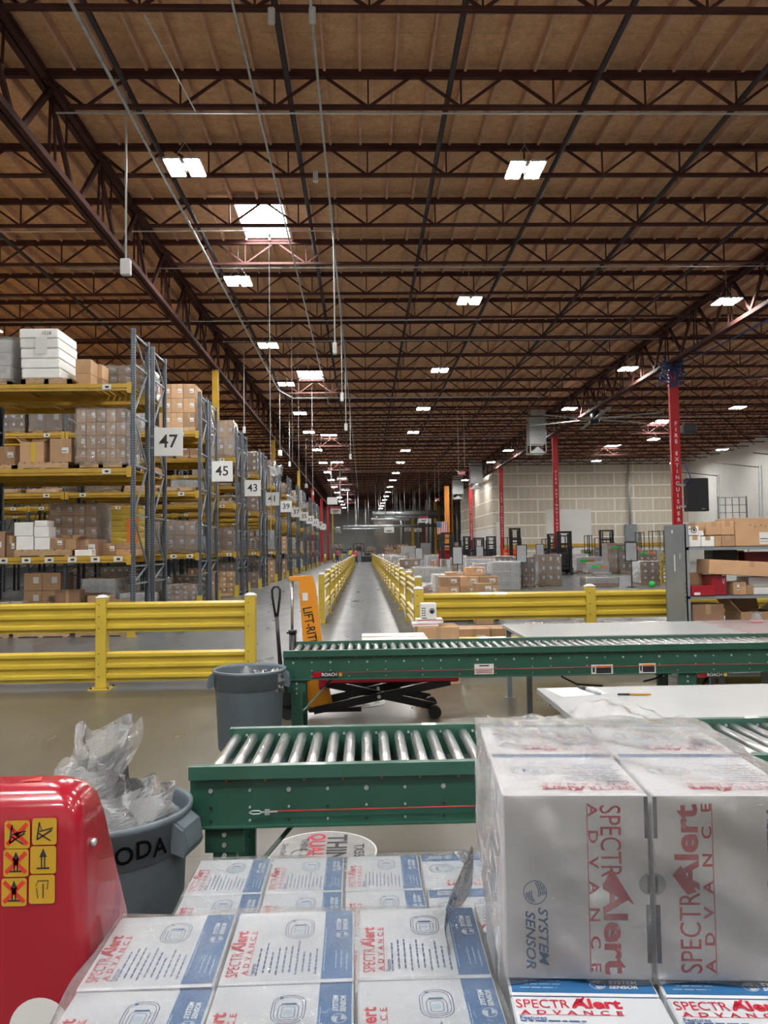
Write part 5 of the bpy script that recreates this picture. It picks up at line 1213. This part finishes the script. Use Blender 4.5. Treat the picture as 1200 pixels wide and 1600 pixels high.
# ================================================================== FOREGROUND: CARTONS UNDER FILM
def fit_text(s, L, H, mt, bold=0, spacing=1, shear=0):
    key = ('fit', s, L, H, mt.name, bold, spacing, shear)
    def mk():
        me = text_mesh(s, 1, bold, mt, shear, spacing=spacing).copy()
        xs_ = [v.co.x for v in me.vertices]; ys_ = [v.co.y for v in me.vertices]
        ax, bx, ay, by = min(xs_), max(xs_), min(ys_), max(ys_)
        for v in me.vertices: v.co.x = ((v.co.x - ax) / (bx - ax) - .5) * L; v.co.y = ((v.co.y - ay) / (by - ay) - .5) * H
        return me
    return cached(key, mk)
PINKR = PRED
def merge(parts, mats, name):
    """parts: (mesh or MB, material index, x, y, rot)"""
    mb = MB()
    for me, mi, x, y, a in parts:
        c, s_ = math.cos(a), math.sin(a)
        if isinstance(me, MB): V = me.v; F = me.f
        else: V = [tuple(v.co) for v in me.vertices]; F = [tuple(p.vertices) for p in me.polygons]
        mb.add([(x + v[0] * c - v[1] * s_, y + v[0] * s_ + v[1] * c, v[2]) for v in V], F, mi)
    return mb.mesh(name, mats)
def logo_mb(r):
    m_ = MB(); n = 28
    V = []; 
    for k in range(n): t = 2 * math.pi * k / n; V += [(r * math.cos(t), r * math.sin(t), 0), (r * .93 * math.cos(t), r * .93 * math.sin(t), 0)]
    m_.add(V, [(2 * k, (2 * k + 2) % (2 * n), (2 * k + 3) % (2 * n), 2 * k + 1) for k in range(n)])
    for sg in (1, -1):
        for q in range(5):
            off = sg * (.15 + q * .16) * r; pts = []
            for k in range(7):
                t = -.75 + k * .24; x = t * r; y = off + sg * .18 * r * math.cos(t * 2.2) - .5 * t * r * .5
                if x * x + y * y < (r * .93) ** 2 and (sg * t < .45): pts.append((x, y))
            for a, b in zip(pts, pts[1:]):
                wq = r * .045; m_.add([(a[0], a[1] - wq, 0), (b[0], b[1] - wq, 0), (b[0], b[1] + wq, 0), (a[0], a[1] + wq, 0)], [(0, 1, 2, 3)])
    return m_
def lines_mb(x0, x1, y0, y1, n, t, seed):
    m_ = MB(); r_ = random.Random(seed)
    for i in range(n):
        y = y0 + (y1 - y0) * i / (n - 1); x = x0 + (.008 if i % 3 else 0); xe = x0 + (x1 - x0) * r_.uniform(.6, 1)
        while x < xe:
            l = r_.uniform(.006, .018); m_.add([(x, y, 0), (min(x + l, xe), y, 0), (min(x + l, xe), y + t, 0), (x, y + t, 0)], [(0, 1, 2, 3)]); x += l + .003
    return m_
def poly_mb(pts, wd, closed=True):
    m_ = MB(); n = len(pts)
    for i in range(n if closed else n - 1):
        a, b = Vector((*pts[i], 0)), Vector((*pts[(i + 1) % n], 0)); d = (b - a).normalized(); nn = Vector((-d.y, d.x, 0)) * wd / 2
        m_.add([a - nn, b - nn, b + nn, a + nn], [(0, 1, 2, 3)])
    return m_
def rrect(cx, cy, w_, h_, r, n=4):
    P = []
    for (sx, sy, a0) in ((1, 1, 0), (-1, 1, 90), (-1, -1, 180), (1, -1, 270)):
        for k in range(n + 1): a = R(a0 + 90 * k / n); P.append((cx + sx * (w_ / 2 - r) + r * math.cos(a), cy + sy * (h_ / 2 - r) + r * math.sin(a)))
    return P
def device():
    out = []
    for args, wd in (((0, 0, .078, .056, .024), .0016), ((0, 0, .068, .047, .02), .0012), ((-.008, 0, .042, .034, .01), .0014), ((-.008, 0, .03, .022, .005), .0012)): out.append((poly_mb(rrect(*args), wd), 2, .055, -.012, 0))
    out.append((MB().add([(x, y, 0) for x, y in rrect(-.008, .002, .014, .018, .004)], [tuple(range(20))]), 3, .055, -.012, 0))
    out.append((MB().add([(x, y, 0) for x, y in rrect(.014, 0, .006, .026, .003)], [tuple(range(20))]), 1, .055, -.012, 0))
    out.append((MB().add([(x, y, 0) for x, y in rrect(.032, .014, .006, .006, .002)], [tuple(range(20))]), 1, .055, -.012, 0))
    return out
LBM = [PRED, PBLU, PNAV, mat('print_pale_blue', (.33, .42, .52), .5), PAPER]
def top_art(var=0):
    P = [(fit_text('SPECTR', .082, .022, PRED), 0, -.071, .1, 0), (fit_text('Alert', .078, .026, PRED, .035), 0, .012, .102, 0),
         (fit_text('ADVANCE', .155, .011, PRED, .02, 1.9), 0, -.03, .078, 0), (MB().add([(-.11, .0715, 0), (.05, .0715, 0), (.05, .0725, 0), (-.11, .0725, 0)], [(0, 1, 2, 3)]), 0, 0, 0, 0),
         (MB().add([(-.027, .092, 0), (-.02, .106, 0), (.0, .122, 0), (-.008, .106, 0)], [(0, 1, 2, 3)]), 0, 0, 0, 0),
         (lines_mb(-.11, .008, -.052, .055, 10, .0032, 3 + var), 2, 0, 0, 0), (fit_text('Features', .04, .009, PNAV, .02), 2, -.09, .064, 0)] + device()
    P += [(lines_mb(-.1, .1, -.066, -.062, 2, .0016, 9), 3, 0, 0, 0)]
    P += [(fit_text('SYSTEM', .046, .0095, PAPER, .02, 1, .2), 4, .068, -.09, 0), (fit_text('SENSOR', .046, .0095, PAPER, .02, 1, .2), 4, .066, -.103, 0), (logo_mb(.0125), 4, .026, -.097, 0), (lines_mb(-.1, -.03, -.108, -.088, 3, .002, 5), 3, 0, 0, 0)]
    return merge(P, LBM, 'top_print')
ART = [top_art(0), top_art(4)]
CWD, CDP, CHT = .236, .26, .288
def prod_body(orient, h=CHT):
    def mk():
        mb = MB().bbox(0, CWD, 0, CDP, 0, h, .003)
        e = .0006; s = .058
        if orient == 'A': mb.add([(CWD - s, .004, h + e), (CWD - .003, .004, h + e), (CWD - .003, CDP - .004, h + e), (CWD - s, CDP - .004, h + e)], [(0, 1, 2, 3)], 1).add([(CWD - s, -e, 0.004), (CWD - .003, -e, .004), (CWD - .003, -e, h - .003), (CWD - s, -e, h - .003)], [(0, 1, 2, 3)], 1)
        elif orient == 'B': mb.add([(.004, .003, h + e), (CWD - .004, .003, h + e), (CWD - .004, s, h + e), (.004, s, h + e)], [(0, 1, 2, 3)], 1).add([(.004, -e, h - .07), (CWD - .004, -e, h - .07), (CWD - .004, -e, h - .003), (.004, -e, h - .003)], [(0, 1, 2, 3)], 1)
        else: mb.add([(.004, CDP - s, h + e), (CWD - .004, CDP - s, h + e), (CWD - .004, CDP - .003, h + e), (.004, CDP - .003, h + e)], [(0, 1, 2, 3)], 1).add([(-e, CDP - s, .004), (-e, CDP - .003, .004), (-e, CDP - .003, h - .003), (-e, CDP - s, h - .003)], [(3, 2, 1, 0)], 1)
        mb.box(.001, CWD - .001, .0005, CDP - .0005, -.0001, .004, 2)
        return mb.mesh('carton_body', [BOARD, PBLU, CARDIN])
    return cached(('prod', orient, round(h, 3)), mk)
GRP = 'film-wrapped sounder cartons'
def product(label, x, y, z, rz, orient, h=CHT, art=0):
    t = thing('product_carton', label, 'carton', (x, y, z), rz, GRP)
    put('carton_body', prod_body(orient, h), t)
    put('top_print', ART[art % 2], t, (CWD / 2 + (0 if orient != 'A' else -.0), CDP / 2, h + .0012), rz={'A': R(90), 'B': 0, 'C': R(180)}[orient], scale=(1.0, .98 if orient == 'A' else 1.06, 1))
    return t
rg = random.Random(2); PIT = .2425
cn = ['left', 'middle', 'right']
for r_ in range(3):
    for c in range(3):
        x = -.505 + c * PIT + (.002 * r_); y = 1.375 - r_ * .267 + c * .004
        if r_ < 2 or True:
            product('red-lettered white carton lying in the near layer, %s row, %s column' % (['back', 'second', 'nearest'][r_], cn[c]), x, y, .582, rg.uniform(-.012, .012), 'A', art=r_ + c)
for r_ in range(3):
    for c in range(3):
        if r_ < 2: product('red-lettered white carton in the hidden layer beneath the near layer, %s row, %s column' % (['back', 'second'][r_], cn[c]), -.5 + c * PIT, 1.375 - r_ * .267, .292, 0, 'A')
for r_ in range(3):
    for c in range(5):
        if c == 4 and r_ < 0: continue
        product('red-lettered white carton in the far lower layer, %s row, %s from the left' % (['back', 'second', 'third'][r_], nth(c)), -.56 + c * .2455 + r_ * .004, 2.402 - r_ * .268, .292, rg.uniform(-.01, .01), 'A' if c < 3 else 'C', art=r_ + c)
RZ = -R(4.4); ux = Vector((math.cos(RZ), math.sin(RZ), 0)); uy = Vector((-math.sin(RZ), math.cos(RZ), 0))
# layer under the big block, and the upright-reading cartons before it
for c in range(2):
    for r_ in range(3):
        o = Vector((.237, 1.326, 0)) + ux * (c * .256) + uy * (-.266 + r_ * .266)
        t = product('red-lettered white carton at lower right, %s, %s one' % (['nearest row before the big cartons', 'row under the front big cartons', 'row under the rear big cartons'][r_], ['left', 'right'][c]), o.x, o.y, .582, RZ, 'B', art=c)
        t.scale = (1.05, 1, 1)
        t = product('red-lettered white carton supporting the lower right stack, %s row, %s one' % (ORD[r_], ['left', 'right'][c]), o.x, o.y, .292, RZ, 'B'); t.scale = (1.05, 1, 1)
# big block of four, sides printed with the vertical wordmark
BW, BD, BH = .25, .262, .315; BZ = .874
def big_front(left):
    f = lambda me, mi, x, z, a: (me, mi, x, z, a)
    if left:
        a = -math.pi / 2
        P = [f(fit_text('SPECTR', .122, .036, PRED), 0, .185, .235, a), f(fit_text('Alert', .155, .042, PRED, .03), 0, .19, .088, a), f(fit_text('ADVANCE', .285, .017, PRED, .02, 2.4), 0, .155, .157, a),
             f(MB().add([(.1445, .012, 0), (.146, .012, 0), (.146, .3, 0), (.1445, .3, 0)], [(0, 1, 2, 3)]), 0, 0, 0, 0), f(MB().add([(.17, .16, 0), (.185, .19, 0), (.223, .127, 0), (.19, .150, 0)], [(0, 1, 2, 3)]), 0, 0, 0, 0),
             f(fit_text('SYSTEM', .098, .017, PBLU, .02, 1, .25), 1, .066, .073, a), f(fit_text('SENSOR', .098, .017, PBLU, .02, 1, .25), 1, .044, .067, a), f(logo_mb(.0205), 1, .053, .147, -1.2)]
    else:
        a = math.pi / 2
        P = [f(fit_text('SPECTR', .135, .036, PRED), 0, .058, .082, a), f(fit_text('Alert', .145, .042, PRED, .03), 0, .055, .226, a), f(fit_text('ADVANCE', .285, .017, PRED, .02, 2.4), 0, .09, .157, a),
             f(MB().add([(.099, .012, 0), (.1005, .012, 0), (.1005, .3, 0), (.099, .3, 0)], [(0, 1, 2, 3)]), 0, 0, 0, 0), f(MB().add([(.03, .178, 0), (.055, .145, 0), (.07, .15, 0), (.045, .195, 0)], [(0, 1, 2, 3)]), 0, 0, 0, 0),
             f(fit_text('SYSTEM', .098, .017, PBLU, .02, 1, .25), 1, .2, .24, a), f(fit_text('SENSOR', .098, .017, PBLU, .02, 1, .25), 1, .222, .24, a), f(logo_mb(.0205), 1, .21, .165, 1.9)]
    return merge(P, [PRED, PBLU], 'front_print')
bigm = {}
for c in range(2):
    for r_ in range(2):
        o = Vector((.237, 1.362, 0)) + ux * (c * (BW + .008)) + uy * (r_ * (BD + .005))
        t = thing('product_carton', 'tall white carton with red sideways lettering, big block at right, %s %s' % (['front', 'rear'][r_], ['left', 'right'][c]), 'carton', (o.x, o.y, BZ), RZ, 'block of four tall cartons')
        def mk():
            mb = MB().bbox(0, BW, 0, BD, 0, BH, .003); e = .0006
            mb.add([(.004, BD - .03, BH + e), (BW - .004, BD - .03, BH + e), (BW - .004, BD - .003, BH + e), (.004, BD - .003, BH + e)], [(0, 1, 2, 3)], 1)
            mb.add([(-e, BD - .05, .004), (-e, BD - .003, .004), (-e, BD - .003, BH - .003), (-e, BD - .05, BH - .003)], [(3, 2, 1, 0)], 1)
            mb.add([(-e, .05, .01), (-e, .053, .01), (-e, .053, BH - .03), (-e, .05, BH - .03)], [(3, 2, 1, 0)], 2)
            return mb.mesh('carton_body', [BOARDG, PBLU, PRED])
        put('carton_body', cached('bigbody', mk), t)
        put('top_print', ART[c], t, (BW / 2, BD / 2 - .005, BH + .0012), rz=math.pi, scale=(1, .95, 1))
        put('front_print', big_front(c == 0), t, (0, -.0012, 0), rot=(R(90), 0, 0))
        hs = MB(); e_ = BW if c == 0 else 0; sg = -1 if c == 0 else 1
        hs.add([(e_, -.0012, .24), (e_ + sg * .007, -.0012, .24), (e_ + sg * .007, -.0012, BH - .004), (e_, -.0012, BH - .004)], [(0, 1, 2, 3)])
        hs.add([(e_, -.0012, .03), (e_ + sg * .008, -.0012, .03), (e_ + sg * .008, -.0012, .128), (e_, -.0012, .128)], [(0, 1, 2, 3)])
        obj('cut_slot', hs, INK, t)
        V = [(e_ + sg * .019 * math.cos(R(-90 + 18 * k)), -.0016, .163 + .019 * math.sin(R(-90 + 18 * k))) for k in range(11)]
        obj('hand_hole', MB().add(V, [tuple(range(11))]).add([(e_, -.0022, .148), (e_ + sg * .005, -.0022, .148), (e_ + sg * .005, -.0022, .178), (e_, -.0022, .178)], [(0, 1, 2, 3)], 1), [GPANEL, INK], t)
o = obj('shrink_film', noise_shell(-.012, 2 * BW + .022, -.012, 2 * BD + .02, -.0, BH + .014, .007, 34, 21, rnd=.02), FILM, None, (.237, 1.362, BZ), RZ)
tag(o, 'clear shrink film stretched over the block of four tall cartons at right', 'shrink film')
# gathered film tail over the block and folds down its left side
r_ = random.Random(6); V = []; F = []; n = 30; mm = 16
for j in range(mm + 1):
    for i in range(n + 1):
        u, v = i / n, j / mm
        x = .02 + u * (2 * BW - .02); y = .28 + v * .28; z = BH + .012 + .045 * math.exp(-((u - .62) ** 2) / .035) * (.25 + .75 * v) + .006 * math.sin(u * 23 + v * 9) + .004 * math.sin(u * 51 - v * 17)
        V.append((x, y, z))
for j in range(mm):
    for i in range(n): F.append((j * (n + 1) + i, j * (n + 1) + i + 1, (j + 1) * (n + 1) + i + 1, (j + 1) * (n + 1) + i))
tag(obj('loose_film', MB().add(V, F, 0, True), FILM, None, (.237, 1.362, BZ), RZ), 'puffed loose film along the back top of the big carton block', 'plastic film')
o = obj('shrink_film', noise_shell(-.514, .228, 1.1, 1.645, .6, .879, .006, 40, 31, rnd=.03), FILM); tag(o, 'crinkled clear film over the near layer of cartons', 'shrink film')
o = obj('shrink_film', noise_shell(-.568, .665, 1.86, 2.672, .3, .589, .006, 44, 37, rnd=.03), FILM); tag(o, 'crinkled clear film over the far lower layer of cartons', 'shrink film')
# film sagging at the left of the block
V = []; F = []
for j in range(13):
    for i in range(15):
        u, v = i / 14, j / 12
        V.append((.17 + .06 * u + .03 * math.sin(v * 7 + u * 3), 1.45 + u * .5, .64 + v * (.42 - .2 * u) + .01 * math.sin(u * 20)))
for j in range(12):
    for i in range(14): F.append((j * 15 + i, j * 15 + i + 1, (j + 1) * 15 + i + 1, (j + 1) * 15 + i))
tag(obj('loose_film', MB().add(V, F, 0, True), WRAP), 'loose film hanging down at the left side of the big carton block', 'plastic film')
# pallet and its truck
t = pallet_thing('wooden pallet carrying the film-wrapped cartons in the foreground', -.51, .95, .155, 1.3, 1.75)
jk = thing('pallet_truck', 'glossy red pallet truck with six yellow warning stickers in the left foreground', 'pallet truck', (-.53, 1.5, 0))
W0, W1 = -.62, 0
ring = []
def sect(z, yf, yb, xl, xr, r, n=5):
    P = []
    for cx, cy, a0 in ((xr - r, yb - r, 0), (xl + r, yb - r, 90), (xl + r, yf + r, 180), (xr - r, yf + r, 270)):
        for k in range(n + 1): a = R(a0 + 90 * k / n); P.append((cx + r * math.cos(a), cy + r * math.sin(a), z))
    return P
S_ = [(.1, 0, .34, W0, .0, .03), (.4, 0, .33, W0, .0, .03), (.83, 0, .27, W0, .0, .028), (1.09, .002, .15, W0 + .005, -.012, .026), (1.133, .006, .13, W0 + .01, -.018, .028), (1.156, .018, .118, W0 + .03, -.034, .03), (1.168, .036, .105, W0 + .05, -.055, .03), (1.172, .05, .095, W0 + .07, -.075, .02)]
hb = MB(); V = []; n = 24
for s in S_: V += sect(*s)
F = [(i * n + k, i * n + (k + 1) % n, (i + 1) * n + (k + 1) % n, (i + 1) * n + k) for i in range(len(S_) - 1) for k in range(n)]
hb.add(V, F, 0, True).add(V[-n:], [tuple(range(n))], 0, True); obj('hood', hb, JRED, jk)
DY = mat('sticker_yellow', (.46, .27, .02), .4); DR = mat('sticker_red', (.55, .03, .02), .5)
def P15(px, py): p = ony(px, py, 1.5); return p.x + .53, p.z
for i, (a, b, c, d) in enumerate(((8, 47, 1282, 1325), (51, 89, 1278, 1319), (6, 45, 1327, 1369), (48, 88, 1322, 1364), (3, 42, 1372, 1415), (46, 86, 1367, 1411))):
    x0, z1 = P15(a, c); x1, z0 = P15(b, d); st = put('warning_sticker', None, jk, ((x0 + x1) / 2, -.001, (z0 + z1) / 2)); w_ = (x1 - x0) / 2; h_ = (z1 - z0) / 2
    obj('sticker_field', MB().add([(x, -.0005, y) for x, y in rrect(0, 0, 2 * w_, 2 * h_, .005)], [tuple(range(20))]), DY, st)
    m_ = MB(); L = lambda p, q, wd=.0022: m_.add([Vector((p[0] * w_, -.0012, p[1] * h_)) + k for k in (Vector((-wd * (q[1] - p[1]), 0, wd * (q[0] - p[0]))) * .5, Vector((wd * (q[1] - p[1]), 0, -wd * (q[0] - p[0]))) * .5)] + [Vector((q[0] * w_, -.0012, q[1] * h_)) + k for k in (Vector((wd * (q[1] - p[1]), 0, -wd * (q[0] - p[0]))) * .5, Vector((-wd * (q[1] - p[1]), 0, wd * (q[0] - p[0]))) * .5)], [(0, 1, 2, 3)])
    if i < 2: [L(*q) for q in (((-.6, -.6), (-.4, .7)), ((-.4, .0), (.7, .25)), ((-.5, -.1), (.5, -.7)), ((-.6, -.6), (.6, .1)), ((-.45, .7), (-.2, .1)))]
    elif i < 5: m_.add([(-.3 * w_, -.0012, .2 * h_), (.3 * w_, -.0012, .2 * h_), (.0, -.0012, .85 * h_)], [(0, 1, 2)]); [L(*q, 0.003) for q in (((-.12, -.6), (-.12, .2)), ((.12, -.6), (.12, .2)), ((-.5, -.6), (.5, -.6)))]
    else: [L(*q) for q in (((-.5, .2), (-.3, .6)), ((-.3, .6), (.5, .6)), ((.5, .6), (.4, .0)), ((.1, -.6), (.1, .4)), ((-.3, -.6), (-.4, .1)))]
    obj('pictogram', m_, INK, st)
    if i in (0, 2, 4):
        m_ = MB(); [L(*q, .0035) for q in (((-.8, -.7), (.8, .75)), ((-.8, .75), (.8, -.7)))]; obj('red_cross', m_, DR, st)
x, z = P15(62, 1606); obj('round_emblem', MB().disc((x, -.002, z), .056, 32, 'y', 0).disc((x + .015, -.0025, z - .012), .02, 16, 'y', 1), [PAPER, JRED], jk)
p = Vector((0, .045, 1.02)); obj('side_bolt', MB().tube([(-.014, .05, 1.055), (-.001, .05, 1.055)], .007, 10), GALV, jk)
tp = MB(); tp.add([(-.15, .055, 1.1735), (-.11, .055, 1.1735), (-.12, .085, 1.1735)], [(0, 1, 2)]); tp.box(-.32, -.2, .06, .064, 1.173, 1.1735).box(-.3, -.2, .075, .079, 1.173, 1.1735); obj('top_print', tp, DR, jk)
for s in (.1, .75): obj('fork', MB().bbox(s - .08, s + .08, -.48, 1.1, .08, .15, .01), JRED, jk)
obj('fork_bridge', MB().bbox(-.5, .9, .3, .45, .08, .15, .01), JRED, jk)
for s in (-.35, -.15): obj('steer_wheel', MB().tube([(s - .03, .1, .09), (s + .03, .1, .09)], .09, 18), BLKP, jk)
